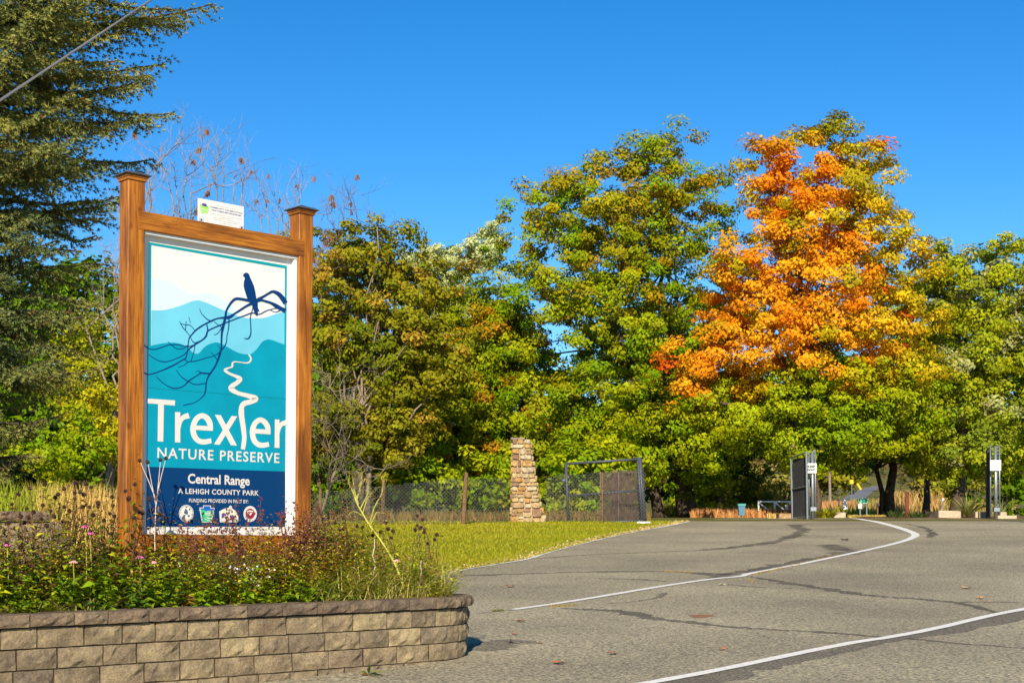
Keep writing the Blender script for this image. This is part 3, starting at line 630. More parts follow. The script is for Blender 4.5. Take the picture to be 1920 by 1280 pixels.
# small white plaque standing on the top rail
PD = .0; pw = D - PW / 2 + .03
q = [cp(4, (200, 145)), cp(4, (1695, 450))]; a, b = uv(*q[0], pw), uv(*q[1], pw)
plq = MB(); plq.box(sp((a[0] + b[0]) / 2, (a[1] + b[1]) / 2 - .11, pw - .004), b[0] - a[0], .245, .006, SR); plaque = plq.build('funding_plaque', M_WHITE, sign)
def pflat(mat, pts, k, name='emblem'):
    w = pw + .0012 * k
    V_ = [sp(*uv(*cp(4, p_), w), w) for p_ in pts]; q_ = np.array([uv(*cp(4, p_), w) for p_ in pts]); ar = np.sum(q_[:, 0] * np.roll(q_[:, 1], -1) - np.roll(q_[:, 0], -1) * q_[:, 1])
    return obj(name, V_, [list(range(len(pts)))[:: (1 if ar > 0 else -1)]], mat, plaque)
pflat(C_LIME, [(258, 335), (410, 400), (550, 392), (535, 540), (490, 620), (290, 590)], 1); pflat(C_PUR, [(335, 275), (470, 300), (475, 365), (555, 375), (430, 390), (390, 372), (258, 315), (335, 330)], 2)
pflat(C_CREAM, [(280, 430), (540, 520), (536, 545), (285, 460)], 2); pflat(C_CREAM, [(290, 525), (490, 590), (486, 605), (292, 545)], 2)
for s_, pts, bd in (('COMMUNITY CONSERVATION', [(595, 420), (1650, 640), (590, 370)], .01), ('PARTNERSHIPS PROGRAM', [(650, 522), (1600, 715), (650, 470)], .01)):
    text_on(s_, [cp(4, p_) for p_ in pts], C_SLATE, plaque, pw + .0012, bd)
M_FINE = m_print('fine_grey_print', (.42, .42, .43))
for (x0, y0, x1, y1) in ((820, 345, 1450, 480), (590, 595, 1650, 800), (900, 725, 1350, 805), (690, 735, 1550, 910), (720, 800, 1510, 965), (920, 910, 1330, 995)):
    nseg = int((x1 - x0) / 75); px_ = np.linspace(x0, x1, nseg + 1); py_ = np.linspace(y0, y1, nseg + 1)
    for k in range(nseg):
        d_ = (px_[k + 1] - px_[k]) * rr.uniform(.62, .9); yy = py_[k]; dy = (y1 - y0) / (x1 - x0) * d_
        pflat(M_FINE, [(px_[k], yy), (px_[k] + d_, yy + dy), (px_[k] + d_, yy + dy + 14), (px_[k], yy + 14)], 1, 'fine_print')
for x, y in ((225, 750), (1545, 1010)):
    pflat(M_FINE, [(x, y), (x + 150, y + 24), (x + 150, y + 130), (x, y + 100)], 1, 'corner_plate'); pflat(C_BLK, [(x + 60, y + 40), (x + 105, y + 50), (x + 110, y + 105), (x + 55, y + 95)], 2, 'corner_plate')

# ------------------------------------------------------------------ trees and shrubs
def leaf_quads(c, n, size, r, fold=.18, asp=.62):
    """one kite-shaped leaf per point: centre, normal, length"""
    N = len(c); n = nrm(n); a = r.normal(size=(N, 3)); t = nrm(np.cross(n, a)); b = np.cross(n, t)
    s = size[:, None] * .5; V = np.empty((N, 4, 3), np.float32)
    V[:, 0] = c - t * s; V[:, 1] = c + b * s * asp + n * s * fold + t * s * .12; V[:, 2] = c + t * s; V[:, 3] = c - b * s * asp + n * s * fold + t * s * .12
    return V.reshape(-1, 3), np.arange(N * 4, dtype=np.int32).reshape(-1, 4)
def crown_points(lobes, nclump, per, cr, r, flat=.62, surf=.55, front=.6):
    """boughs spaced over a set of ellipsoids, leaf clumps spread along each flattened bough, leaves round each clump"""
    L = np.array(lobes, float); w = (L[:, 3] * L[:, 5]) ** 1.0; w /= w.sum(); nb = max(8, nclump // 6); nc_ = nb * 14
    k = r.choice(len(L), nc_, p=w); d0 = nrm(r.normal(size=(nc_, 3)))
    flip = (d0[:, 1] > .25) & (r.random(nc_) < front); d0[flip, 1] *= -1
    rad = surf + (.98 - surf) * r.random(nc_) ** .5; Q = L[k, :3] + d0 * L[k, 3:6] * rad[:, None]
    keep = []; md = cr * 1.22
    for i in range(nc_):                                            # spaced out, so that hollows stay between the boughs
        if len(keep) >= nb: break
        if not keep or np.min(np.sum((Q[keep] - Q[i]) ** 2 * np.array([1, 1, 1.8]), axis=1)) > md * md: keep.append(i)
        elif i > nc_ * .6 and r.random() < .25: keep.append(i)
    keep = np.array(keep)
    if len(keep) > 24:                                              # no bough hangs free of the crown
        dist = np.linalg.norm(Q[keep][:, None] - Q[keep][None], axis=2); keep = keep[(dist < md * 1.9).sum(1) > 4]
    B = Q[keep]; bd = d0[keep]; nb = len(B)
    ci0 = np.repeat(np.arange(nb), max(1, nclump // nb)); n1 = len(ci0); e = nrm(r.normal(size=(n1, 3))) * (r.random(n1) ** .5)[:, None]
    bs = cr * 1.85 * r.uniform(.7, 1.3, nb); C = B[ci0] + e * bs[ci0][:, None] * np.array([1, 1, .62]) + bd[ci0] * .10
    d = nrm(bd[ci0] * .6 + e); sz = cr * .62 * r.uniform(.7, 1.3, n1)
    ci = np.repeat(np.arange(n1), per); N = len(ci); u = nrm(r.normal(size=(N, 3))); rr_ = r.random(N) ** .42
    p = C[ci] + u * (rr_ * sz[ci])[:, None] * np.array([1, 1, flat])
    nn = u * .55 + e[ci] * np.array([.6, .6, 1.0]) + bd[ci0][ci] * .3 + np.array([0, 0, .22]) + r.normal(size=(N, 3)) * .36
    return p, nn, ci, C, d
def pxlobe(px, pz, rx, rz, Y, dy=0, ry=None):
    c = P(px, pz, Y + dy); k = (Y + dy) / F; return (c[0], c[1], c[2], rx * k, (ry if ry else rx * .8) * k, rz * k)
def mixc(a, b, t): return np.asarray(a) * (1 - t[:, None]) + np.asarray(b) * t[:, None]
def wob(p, s, seed):
    q = np.random.default_rng(seed).normal(size=(4, 3)) * s; ph = np.random.default_rng(seed + 1).uniform(0, 6, 4)
    return sum(np.sin(p @ q[i] + ph[i]) for i in range(4)) / 4
def limb(p0, p1, r0, r1, r, nseg=6, wig=.06):
    p0, p1 = np.asarray(p0, float), np.asarray(p1, float); L = np.linalg.norm(p1 - p0)
    t = np.linspace(0, 1, nseg + 1)[:, None]; q = p0 + (p1 - p0) * t + r.normal(size=(nseg + 1, 3)) * wig * L * np.sin(t * math.pi)
    q[:, 2] += L * .06 * np.sin(t[:, 0] * math.pi); return q, np.linspace(r0, r1, nseg + 1)
def tree(name, label, cat, base, Y, lobes, ncl, per, cr, lsize, colf, seed, trunks=None, tr=.28, nlimb=9, group=None, mat=None, bark=None, flat=.62, surf=.5, fork=.3, front=.6):
    r = np.random.default_rng(seed); b = P(base[0], base[1], Y) if len(base) == 2 else np.array(base); b[2] = gz(b[1])
    o = thing(name, b, label, cat, group); L = [pxlobe(*l[:4], Y, *(l[4:] if len(l) > 4 else ())) for l in lobes]
    p, nn, ci, C, d = crown_points(L, ncl, per, cr, r, flat, surf, front)
    ok = p[:, 2] > gz(Y) + .1; p, nn, ci = p[ok], nn[ok], ci[ok]
    s = lsize * r.uniform(.6, 1.3, len(p)); V, Fs = leaf_quads(p, nn, s, r)
    cc = colf(C, d, r)[ci] * r.uniform(.72, 1.28, (len(p), 1)) * (1 + r.normal(size=(len(p), 3)) * .06)
    obj('crown', V, Fs, mat or M_LEAF, o, col=np.clip(np.repeat(cc, 4, axis=0), .002, 1))
    top = max(l[2] + l[5] * .55 for l in L); cx = np.mean([l[0] for l in L]); cy = np.mean([l[1] for l in L])
    tps = trunks or [base]; bark = bark or M_BARK
    for tp in tps:
        tb = P(tp[0], tp[1], Y) if len(tp) >= 2 and len(base) == 2 else b.copy(); tb[2] = gz(tb[1]) - .1
        tt = np.array([tb[0] * .55 + cx * .45, (tb[1] + cy) / 2, tb[2] + (top - tb[2]) * .8])
        q, rad = limb(tb, tt, tr * (tp[2] if len(tp) > 2 else 1), tr * .12, r, 8, .025); rad[0] *= 1.25
        mb = MB().tube(q, rad, 7); mb.build('trunk', bark, o, smooth=True)
        for k in r.choice(len(C), nlimb, replace=False):
            i = r.integers(max(1, int(8 * fork)), 7); f = q[i]
            if C[k][2] < f[2] - .5: continue
            ql, rl = limb(f, C[k], rad[i] * .55, .015, r, 6, .05); MB().tube(ql, rl, 5).build('branch', bark, o, smooth=True)
    return o

GREEN = (.165, .275, .004); YGREEN = (.36, .375, .006); DKGREEN = (.075, .145, .004); BRONZE = (.38, .20, .008); ORANGE = (.70, .235, .007); AMBER = (.72, .39, .013); OLIVE = (.30, .28, .008); RED = (.66, .12, .010); YEL = (.60, .46, .012)
def col_maple(C, d, r):
    t = np.clip(.32 + .5 * wob(C, 1.1, 3) + r.normal(size=len(C)) * .22, 0, 1); c = mixc(GREEN, YGREEN, t)
    hz = np.clip((C[:, 2] - 6.0) / 10, 0, 1); bt = np.clip((hz * .55 - .14 + .35 * wob(C, 1.3, 8) + r.normal(size=len(C)) * .22), 0, .75)
    return mixc(c, BRONZE, bt * np.ones(len(C))) if False else c * (1 - bt[:, None]) + np.array(BRONZE) * bt[:, None]
def col_orange(C, d, r):
    px = 960 + F * C[:, 0] / C[:, 1]; py = HOR - F * (C[:, 2] - EYE) / C[:, 1]
    t = np.clip(.5 + .7 * wob(C, 1.0, 21) + r.normal(size=len(C)) * .25, 0, 1); c = mixc(ORANGE, AMBER, t)
    gp = (wob(C, 1.7, 77) + r.normal(size=len(C)) * .15 > .42)[:, None] * .7; c = c * (1 - gp) + np.array(YGREEN) * gp
    g = mixc(GREEN, YGREEN, np.clip(.55 + .5 * wob(C, 1.2, 5) + r.normal(size=len(C)) * .2, 0, 1)); g2 = mixc(OLIVE, YEL, np.clip(r.random(len(C)), 0, 1))
    # green in the low crown, up the right side and in a tuft at the very top
    low = (py - np.interp(px, [1240, 1300, 1420, 1470, 1550, 1620, 1700], [680, 708, 710, 655, 660, 695, 680])) / 45
    right = (px - (1575 + .12 * (py - 300))) / 45
    toptuft = np.where((py < 265) & (px > 1515) & (px < 1600), 1.3, -1)
    jit = wob(C, 1.5, 30) * .9 + r.normal(size=len(C)) * .55
    a = np.clip(low + jit, 0, 1); b = np.clip(right * .8 + jit, 0, .85); e = np.clip(toptuft + jit, 0, 1)
    c = c * (1 - b[:, None]) + g2 * b[:, None]; c = c * (1 - e[:, None]) + np.array(OLIVE) * e[:, None]; c = c * (1 - a[:, None]) + g * a[:, None]
    sp_ = (r.random(len(C)) < .02) & (a < .4); c[sp_] = RED; return c
def col_mix(a, b, c3=None, f3=0.0, seed=1, bias=.5):
    def f(C, d, r):
        t = np.clip(bias + .55 * wob(C, 1.0, seed) + r.normal(size=len(C)) * .22, 0, 1); c = mixc(a, b, t)
        if c3 is not None:
            m_ = r.random(len(C)) < f3 * (1 + wob(C, .8, seed + 7)); c[m_] = np.array(c3)
        return c
    return f

tree('maple_tree', 'big broad green maple with bronze tinted top, behind the stone pillar', 'tree', (1284, 966), 60,
     [(1050, 400, 80, 85), (1330, 430, 55, 80), (1165, 560, 110, 115), (1235, 610, 110, 110), (1175, 455, 185, 180), (1100, 420, 125, 120), (1255, 410, 105, 120), (1180, 400, 120, 110), (1110, 520, 205, 170), (1265, 540, 120, 160), (1010, 640, 140, 120), (1130, 690, 200, 150), (1270, 720, 125, 140), (1050, 800, 150, 100), (1190, 830, 170, 100), (1000, 390, 55, 75), (1310, 860, 85, 75), (920, 880, 60, 60), (1120, 325, 70, 50), (1265, 318, 65, 50), (1190, 330, 70, 50), (1325, 400, 60, 75), (1340, 520, 50, 90), (1200, 340, 80, 70)],
     1340, 128, .80, .150, col_maple, 41, trunks=[(1284, 966, 1.1), (1302, 964, .6), (1236, 968, .8)], tr=.27, nlimb=9)
tree('maple_tree', 'tall orange and amber autumn maple with green lower boughs', 'tree', (1492, 962), 55.5,
     [(1530, 315, 90, 80), (1555, 285, 65, 45), (1600, 315, 50, 80), (1480, 345, 75, 95), (1560, 390, 125, 120), (1440, 400, 65, 90), (1500, 510, 150, 130), (1620, 480, 95, 130), (1420, 560, 90, 80), (1660, 560, 75, 110), (1500, 650, 180, 100), (1360, 690, 110, 65), (1620, 680, 140, 100), (1450, 760, 160, 85), (1350, 770, 100, 80), (1395, 560, 65, 60), (1370, 640, 60, 40), (1320, 685, 70, 38), (1690, 610, 60, 70), (1330, 825, 70, 45), (1480, 835, 110, 38), (1590, 780, 130, 75), (1680, 740, 70, 90), (1690, 500, 45, 60)],
     1080, 140, .78, .150, col_orange, 42, trunks=[(1494, 962, 1)], tr=.26, nlimb=12)
tree('maple_tree', 'green maple with twin dark trunks beside the hill lane', 'tree', (1666, 958), 64,
     [(1700, 690, 90, 110), (1650, 790, 110, 75), (1730, 800, 80, 75), (1610, 840, 70, 35), (1720, 590, 60, 80)], 350, 140, .78, .15, col_mix(GREEN, YGREEN, OLIVE, .1, 51), 43, trunks=[(1668, 960, 1.0), (1651, 960, .55)], tr=.24, nlimb=6)
tree('maple_tree', 'pale yellowish green maple with a gnarled trunk at the right edge', 'tree', (1790, 950), 58,
     [(1900, 600, 100, 110), (1850, 540, 110, 80), (1790, 530, 65, 65), (1930, 540, 80, 80), (1820, 640, 130, 110), (1930, 660, 110, 120), (1780, 740, 110, 100), (1880, 780, 130, 100), (1760, 830, 80, 60), (1840, 850, 90, 50), (1950, 840, 80, 60), (1725, 780, 55, 80)],
     680, 140, .76, .15, col_mix(YGREEN, (.19, .25, .02), (.36, .36, .12), .13, 61, .4), 44, trunks=[(1790, 955, 1.1)], tr=.24, nlimb=9, fork=.25)
tree('poplar_tree', 'silvery pale poplar standing behind the yellowing locust', 'tree', (860, 960), 82,
     [(860, 475, 75, 55), (825, 470, 40, 40), (905, 465, 40, 45), (865, 440, 30, 30), (795, 500, 45, 45), (930, 470, 30, 45), (810, 560, 70, 70), (880, 560, 75, 75), (850, 650, 90, 80)], 420, 120, .62, .15, col_mix((.42, .47, .17), (.56, .58, .28), GREEN, .08, 71), 45, tr=.25, nlimb=7, bark=M_PBARK)
tree('locust_tree', 'yellowing locust with thin feathery leaves right of the sign', 'tree', (672, 950), 50,
     [(640, 520, 70, 80), (700, 510, 80, 80), (760, 560, 75, 80), (650, 640, 80, 80), (730, 660, 100, 80), (640, 800, 70, 60), (720, 810, 90, 60), (800, 690, 70, 80), (610, 460, 35, 50)],
     620, 90, .62, .15, col_mix((.15, .185, .007), (.29, .25, .012), (.36, .24, .02), .10, 81), 46, trunks=[(672, 955, 1), (690, 955, .7), (668, 950, .8)], tr=.17, nlimb=14, bark=M_PBARK, surf=.2)
tree('maple_tree', 'green maple filling the gap between locust and big maple', 'tree', (850, 960), 60,
     [(820, 660, 90, 80), (905, 630, 80, 80), (940, 560, 40, 50), (880, 720, 110, 90), (800, 760, 90, 80), (900, 800, 110, 80), (780, 850, 90, 60), (860, 880, 80, 50), (950, 700, 60, 90)],
     600, 130, .78, .155, col_mix(DKGREEN, YGREEN, BRONZE, .12, 91, .55), 47, tr=.2, nlimb=7)
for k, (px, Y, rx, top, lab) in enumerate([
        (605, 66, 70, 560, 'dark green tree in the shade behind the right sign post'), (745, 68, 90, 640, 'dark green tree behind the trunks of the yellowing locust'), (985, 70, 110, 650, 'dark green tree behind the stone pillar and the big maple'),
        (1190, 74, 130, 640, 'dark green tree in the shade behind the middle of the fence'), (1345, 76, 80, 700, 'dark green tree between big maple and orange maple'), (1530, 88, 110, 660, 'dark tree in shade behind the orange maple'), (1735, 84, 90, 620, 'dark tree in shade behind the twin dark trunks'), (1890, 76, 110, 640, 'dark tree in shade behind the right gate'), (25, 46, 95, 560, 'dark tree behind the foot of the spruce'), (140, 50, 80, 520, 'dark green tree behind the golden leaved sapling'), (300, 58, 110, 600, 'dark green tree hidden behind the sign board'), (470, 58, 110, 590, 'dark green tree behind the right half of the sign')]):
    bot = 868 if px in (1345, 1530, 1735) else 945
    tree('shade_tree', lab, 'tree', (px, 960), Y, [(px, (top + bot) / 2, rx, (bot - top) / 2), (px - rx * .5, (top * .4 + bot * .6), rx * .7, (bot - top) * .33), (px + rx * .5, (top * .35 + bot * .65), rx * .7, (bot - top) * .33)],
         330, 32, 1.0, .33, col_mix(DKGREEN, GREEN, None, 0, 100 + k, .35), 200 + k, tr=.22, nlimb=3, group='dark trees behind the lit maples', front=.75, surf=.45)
# shrubs in the hedge line, below the crowns
for k, (px, py, rx, rz, Y, a, b, lab) in enumerate([
        (635, 905, 55, 45, 51, DKGREEN, GREEN, 'green shrub behind the wire fence next to the sign'), (790, 900, 60, 45, 52, GREEN, YGREEN, 'yellow green shrub climbing the wire fence between its posts'),
        (905, 900, 60, 50, 53, GREEN, YGREEN, 'leafy green shrub behind the fence left of the stone pillar'), (1085, 910, 55, 60, 55, YGREEN, GREEN, 'bright green shrub behind the open steel gate'),
        (1155, 860, 45, 55, 56, GREEN, YGREEN, 'green shrub above the rusty mesh panels'), (1375, 925, 60, 28, 78, OLIVE, (.17, .15, .03), 'olive bush behind the blue bin'),
        (1445, 918, 50, 30, 106, (.30, .23, .07), OLIVE, 'straw coloured bush behind the white barrier'), (1310, 925, 40, 34, 104, GREEN, OLIVE, 'green bush beyond the trunks of the big maple'),
        (1548, 882, 24, 18, 160, (.12, .10, .02), OLIVE, 'small dark bush beside the foot of the hill lane'), (1755, 915, 38, 32, 108, OLIVE, (.20, .15, .05), 'arching olive bush left of the gnarled trunk'), (150, 850, 55, 60, 30, YGREEN, GREEN, 'yellow green bush left of the sign post'),
        (160, 690, 60, 90, 36, YGREEN, (.28, .24, .015), 'tall yellow leaved bush between spruce and sign'), (60, 880, 60, 45, 27, GREEN, YGREEN, 'green bush under the low boughs of the spruce'), (190, 780, 40, 60, 33, (.46, .38, .012), YGREEN, 'golden leaved sapling beside the left sign post'), (600, 830, 30, 70, 52, YEL, GREEN, 'yellowish shrub right beside the sign')]):
    far = Y > 60
    tree('shrub', lab, 'shrub', (px, py + rz), Y, [(px, py, rx, rz), (px - rx * .5, py + rz * .3, rx * .6, rz * .6), (px + rx * .45, py + rz * .25, rx * .6, rz * .65)], 90, 46, .012 * Y, .0034 * Y if Y > 40 else .1, col_mix(a, b, None, 0, 300 + k), 320 + k, tr=.05, nlimb=3, surf=.35, fork=.1)

# leafless trees behind the sign with hanging seed pods
M_TWIG = m_plain('twig_bark', (.15, .10, .065), .95, .1, .35, 9)
pod = None
def bare_tree(label, base, Y, tips, seed, r0=.12, pods=16, group=None, mat=None):
    global pod
    r = np.random.default_rng(seed); b = P(*base, Y); b[2] = gz(Y)
    o = thing('bare_tree', b, label, 'tree', group); mat = mat or M_PBARK
    main = MB(); fine = MB(); ends = []
    top = np.mean([P(t[0], t[1], Y) for t in tips], axis=0); fk = np.array([b[0] * .5 + top[0] * .5, b[1], b[2] + (top[2] - b[2]) * .45])
    q, rad = limb(b - (0, 0, .1), fk, r0, r0 * .7, r, 6, .03); main.tube(q, rad, 6); main.build('trunk', mat, o, smooth=True)
    def twig(p, d_, L, rd, lev):
        n_ = 4; pts = [p]; dd = d_.copy()
        for i in range(n_): dd = nrm(dd + r.normal(size=3) * .20 + np.array([0, 0, .05])); pts.append(pts[-1] + dd * L / n_)
        fine.tube(pts, np.linspace(rd, rd * .4, n_ + 1) * .8, 3, False)
        if lev == 0: ends.append(pts[-1]); return
        for k in range(r.integers(2, 5)):
            i = r.integers(1, n_ + 1); twig(pts[i], nrm(dd * .8 + r.normal(size=3) * .6 + np.array([0, 0, .12])), L * r.uniform(.45, .8), rd * .6, lev - 1)
    for t in tips:
        e = P(t[0], t[1], Y + r.normal() * .8); i = r.integers(3, 7); q2, rd2 = limb(q[i], e, rad[i] * .38, .014, r, 7, .06)
        MB().tube(q2, rd2, 5).build('branch', mat, o, smooth=True)
        for j in (3, 4, 5, 6, 7, 7, 7): twig(q2[j], nrm(q2[j] - q2[j - 1] + r.normal(size=3) * .5), r.uniform(.5, 1.1) * Y / 40, .013 * Y / 40, 2)
    w_ = fine.build('twigs', mat, o); w_['kind'] = 'stuff'
    if pod is None:
        V = []; Fs = []
        rp = np.random.default_rng(3)
        for k in range(7):
            d_ = nrm(np.array([rp.normal() * .6, rp.normal() * .6, -1.0])); d_ = nrm(d_ * (.5, .5, 1.4)); V2, F2 = tube([d_ * .0, d_ * .07 + rp.normal(size=3) * .012, d_ * .15], [.006, .017, .004], 4); bb = len(V)
            V += [np.array(v) for v in V2]; Fs += [[i + bb for i in f] for f in F2]
        pod = mesh('seed_cluster', V, Fs, m_plain('brown_seed', (.17, .085, .05), .9, .1, .4, 15))
    for k in r.choice(len(ends), min(pods, len(ends)), replace=False):
        c = bpy.data.objects.new('seed_cluster', pod); COL.objects.link(c); c.parent = o; c.location = tuple(ends[k] - ORG[o.name]); s_ = r.uniform(.9, 1.5) * Y / 40; c.scale = (s_, s_, s_); c.rotation_euler = (0, 0, r.uniform(0, 6))
    return o
bare_tree('leafless tree with hanging brown seed pods between the sign posts', (330, 900), 36, [(350, 330), (375, 290), (395, 315), (420, 330), (440, 345), (330, 350), (310, 320), (410, 290), (455, 355)], 61, pods=20)
bare_tree('leafless twiggy tree just right of the spruce', (200, 900), 34, [(210, 480), (225, 420), (300, 300), (280, 360), (195, 560), (240, 520), (320, 280)], 62, pods=0)
bare_tree('leafless tree with seed pods beside the right sign post', (520, 900), 38, [(500, 390), (530, 400), (560, 385), (490, 410), (545, 395)], 63, pods=9)
bare_tree('leafless grey brown tree reaching over the yellowing locust', (592, 930), 50.5, [(620, 400), (645, 390), (670, 410), (700, 425), (720, 445), (640, 480), (600, 540), (690, 520), (620, 610), (740, 480), (600, 480)], 64, r0=.085, pods=22, mat=M_TWIG)
bare_tree('bare pale limbs spreading low across the locust', (598, 940), 48.6, [(640, 800), (680, 700), (620, 700), (700, 640), (650, 870), (720, 880), (610, 780)], 65, r0=.06, pods=0)

# big spruce at the left
def spruce():
    r = np.random.default_rng(77); Y0 = 17.5; b = P(-60, 1000, Y0); b[2] = gz(Y0)
    o = thing('spruce_tree', b, 'large dark blue green spruce with drooping boughs at the left', 'tree')
    H = 12.0; pts = [b + np.array([0, 0, z]) for z in np.linspace(-.1, H, 9)]
    MB().tube(pts, np.linspace(.24, .02, 9), 8).build('trunk', M_BARK, o, smooth=True)
    ysil = np.array([-900, -300, 0, 60, 125, 170, 240, 300, 340, 400, 450, 520, 600, 680, 740, 790, 830, 870, 900])
    xsil = np.array([40, 300, 372, 350, 400, 335, 300, 300, 335, 225, 215, 200, 205, 218, 190, 205, 130, 120, 70])
    Vs = []; Cs = []; mbB = []; z = 1.35
    shoots_p = []; shoots_d = []; shoots_tip = []
    while z < 11.2:
        nb = 9 if z < 9.5 else 6
        a0 = r.uniform(0, 6.28)
        for k in range(nb):
            a = a0 + k * 2 * math.pi / nb + r.normal() * .18
            d = np.array([math.cos(a), math.sin(a), 0])
            zz = z + r.uniform(-.25, .25); st = b + np.array([0, 0, zz])
            tipz = zz - .10 - .25 * (1 - z / 14) - .3 * r.random()
            py = HOR - F * (b[2] + tipz - EYE) / Y0
            reach = (np.interp(py, ysil, xsil) - 960) / F * Y0 - b[0]
            L = reach * (r.uniform(.86, 1.04) if r.random() < .62 else r.uniform(.55, .86))
            if L < .3: continue
            back = d[1] > .5
            n_ = 7; t = np.linspace(0, 1, n_ + 1)
            q = st + np.outer(t * L, d) + np.outer((r.normal() * .14 - .02) * L * t - .30 * L * .35 * t + .10 * L * t ** 3 + .03 * np.sin(t * 5 + k), [0, 0, 1]) + r.normal(size=(n_ + 1, 3)) * .02
            MB().tube(q, np.linspace(.036, .008, n_ + 1), 4).build('branch', M_BARK, o) if (not back and z < 9.5) else None
            side = np.array([-d[1], d[0], 0]); step = .075 if not back else .2
            m_ = int(L / step)
            for i in range(m_):
                tt = (i + .5) / m_
                if tt < .18: continue
                p0 = np.array([np.interp(tt, t, q[:, c]) for c in range(3)])
                for s_ in (-1, 1):
                    bl = (.16 + .62 * (1 - tt) ** .8) * min(1, L / 2) * r.uniform(.6, 1.15)
                    dd = nrm(d * .75 + side * s_ * .8 + np.array([0, 0, r.uniform(-.38, .08)])); ns = max(2, int(bl / (.042 if not back else .11)))
                    u = (np.arange(ns) + r.random()) / ns
                    pp = p0 + np.outer(u * bl, dd) + np.outer(-.22 * bl * u ** 2, [0, 0, 1]) + r.normal(size=(ns, 3)) * .016
                    shoots_p.append(pp); shoots_d.append(np.tile(nrm(dd + np.array([0, 0, -.2])), (ns, 1)) + r.normal(size=(ns, 3)) * .28); shoots_tip.append(u)
            nl = int(L / .06); pp = np.stack([np.interp(np.linspace(.2, 1, nl), t, q[:, c]) for c in range(3)], 1); shoots_p.append(pp + r.normal(size=pp.shape) * .015); shoots_d.append(np.tile(d, (nl, 1)) + r.normal(size=(nl, 3)) * .25); shoots_tip.append(np.linspace(.2, 1, nl))
        z += .17
    p = np.vstack(shoots_p); d = nrm(np.vstack(shoots_d)); tipv = np.concatenate(shoots_tip); N = len(p)
    # every shoot is a tuft of five needles-sprays around its axis
    K = 6; L = r.uniform(.05, .085, N); a = nrm(np.cross(d, r.normal(size=(N, 3)))); bb = np.cross(d, a)
    V = np.empty((N, K, 3, 3), np.float32)
    for k in range(K):
        th = 2 * math.pi * k / K + r.uniform(0, .8, N); e = a * np.cos(th)[:, None] + bb * np.sin(th)[:, None]; w = np.cross(d, e)
        V[:, k, 0] = p - w * .007; V[:, k, 1] = p + w * .007 + d * .012; V[:, k, 2] = p + (d * .75 + e * .6 * r.uniform(.5, 1.2, (N, 1))) * L[:, None]
    V = V.reshape(-1, 3); Fs = np.arange(len(V), dtype=np.int32).reshape(-1, 3)
    w1 = np.clip(.5 + .6 * wob(p, 1.6, 5) + r.normal(size=N) * .2, 0, 1); c = mixc((.095, .13, .048), (.28, .26, .045), w1); c = c * (1 - .0 * tipv[:, None]) + np.array((.05, .045, .012)) * (tipv[:, None] ** 2)
    dead = r.random(N) < .03; c[dead] = (.20, .10, .03); c *= r.uniform(.7, 1.3, (N, 1))
    obj('foliage', V, Fs, M_NEEDLE, o, col=np.repeat(c, 18, axis=0))
    print('spruce shoots', N)
spruce()
# small dark conifer bush at the far left edge
tree('conifer_bush', 'dark upright conifer bush at the far left edge', 'shrub', (12, 975), 19, [(10, 925, 28, 45), (5, 900, 14, 35), (22, 940, 14, 30)], 60, 60, .14, .075, col_mix((.03, .055, .012), (.05, .08, .015), None, 0, 9), 78, tr=.03, nlimb=2, fork=.1)

# far wood on the hillside: a mass nobody could count
r = np.random.default_rng(5); pts = []; nn = []; cc = []
for k in range(330):
    Y = r.uniform(190, 420) if k < 200 else r.uniform(335, 420); X = r.uniform(-.42, .42) * Y; b = np.array([X, Y, gz(Y)])
    if abs((960 + F * X / Y) - 1640) < 30 and Y < 325: continue
    if 1545 < 960 + F * X / Y < 1800 and Y < 325 and k % 4: continue
    h = r.uniform(6, 12) if k % 2 else r.uniform(9, 16); n_ = 170; u = nrm(r.normal(size=(n_, 3))); p = b + np.array([0, 0, h * .55]) + u * np.array([h * .34, h * .34, h * .5]) * (r.random((n_, 1)) ** .4)
    pts.append(p); nn.append(u + r.normal(size=(n_, 3)) * .5 + (0, -.2, .3)); base = [(.10, .10, .02), (.16, .10, .04), (.20, .11, .05), (.13, .13, .02)][r.integers(4)]; cc.append(np.array(base) * r.uniform(.7, 1.3, (n_, 1)))
p = np.vstack(pts); V, Fs = leaf_quads(p, np.vstack(nn), r.uniform(.7, 1.3, len(p)), r)
o = obj('far_woods', V, Fs, M_LEAF, org=(0, 250, 5), col=np.repeat(np.vstack(cc), 4, axis=0)); tag(o, kind='stuff')

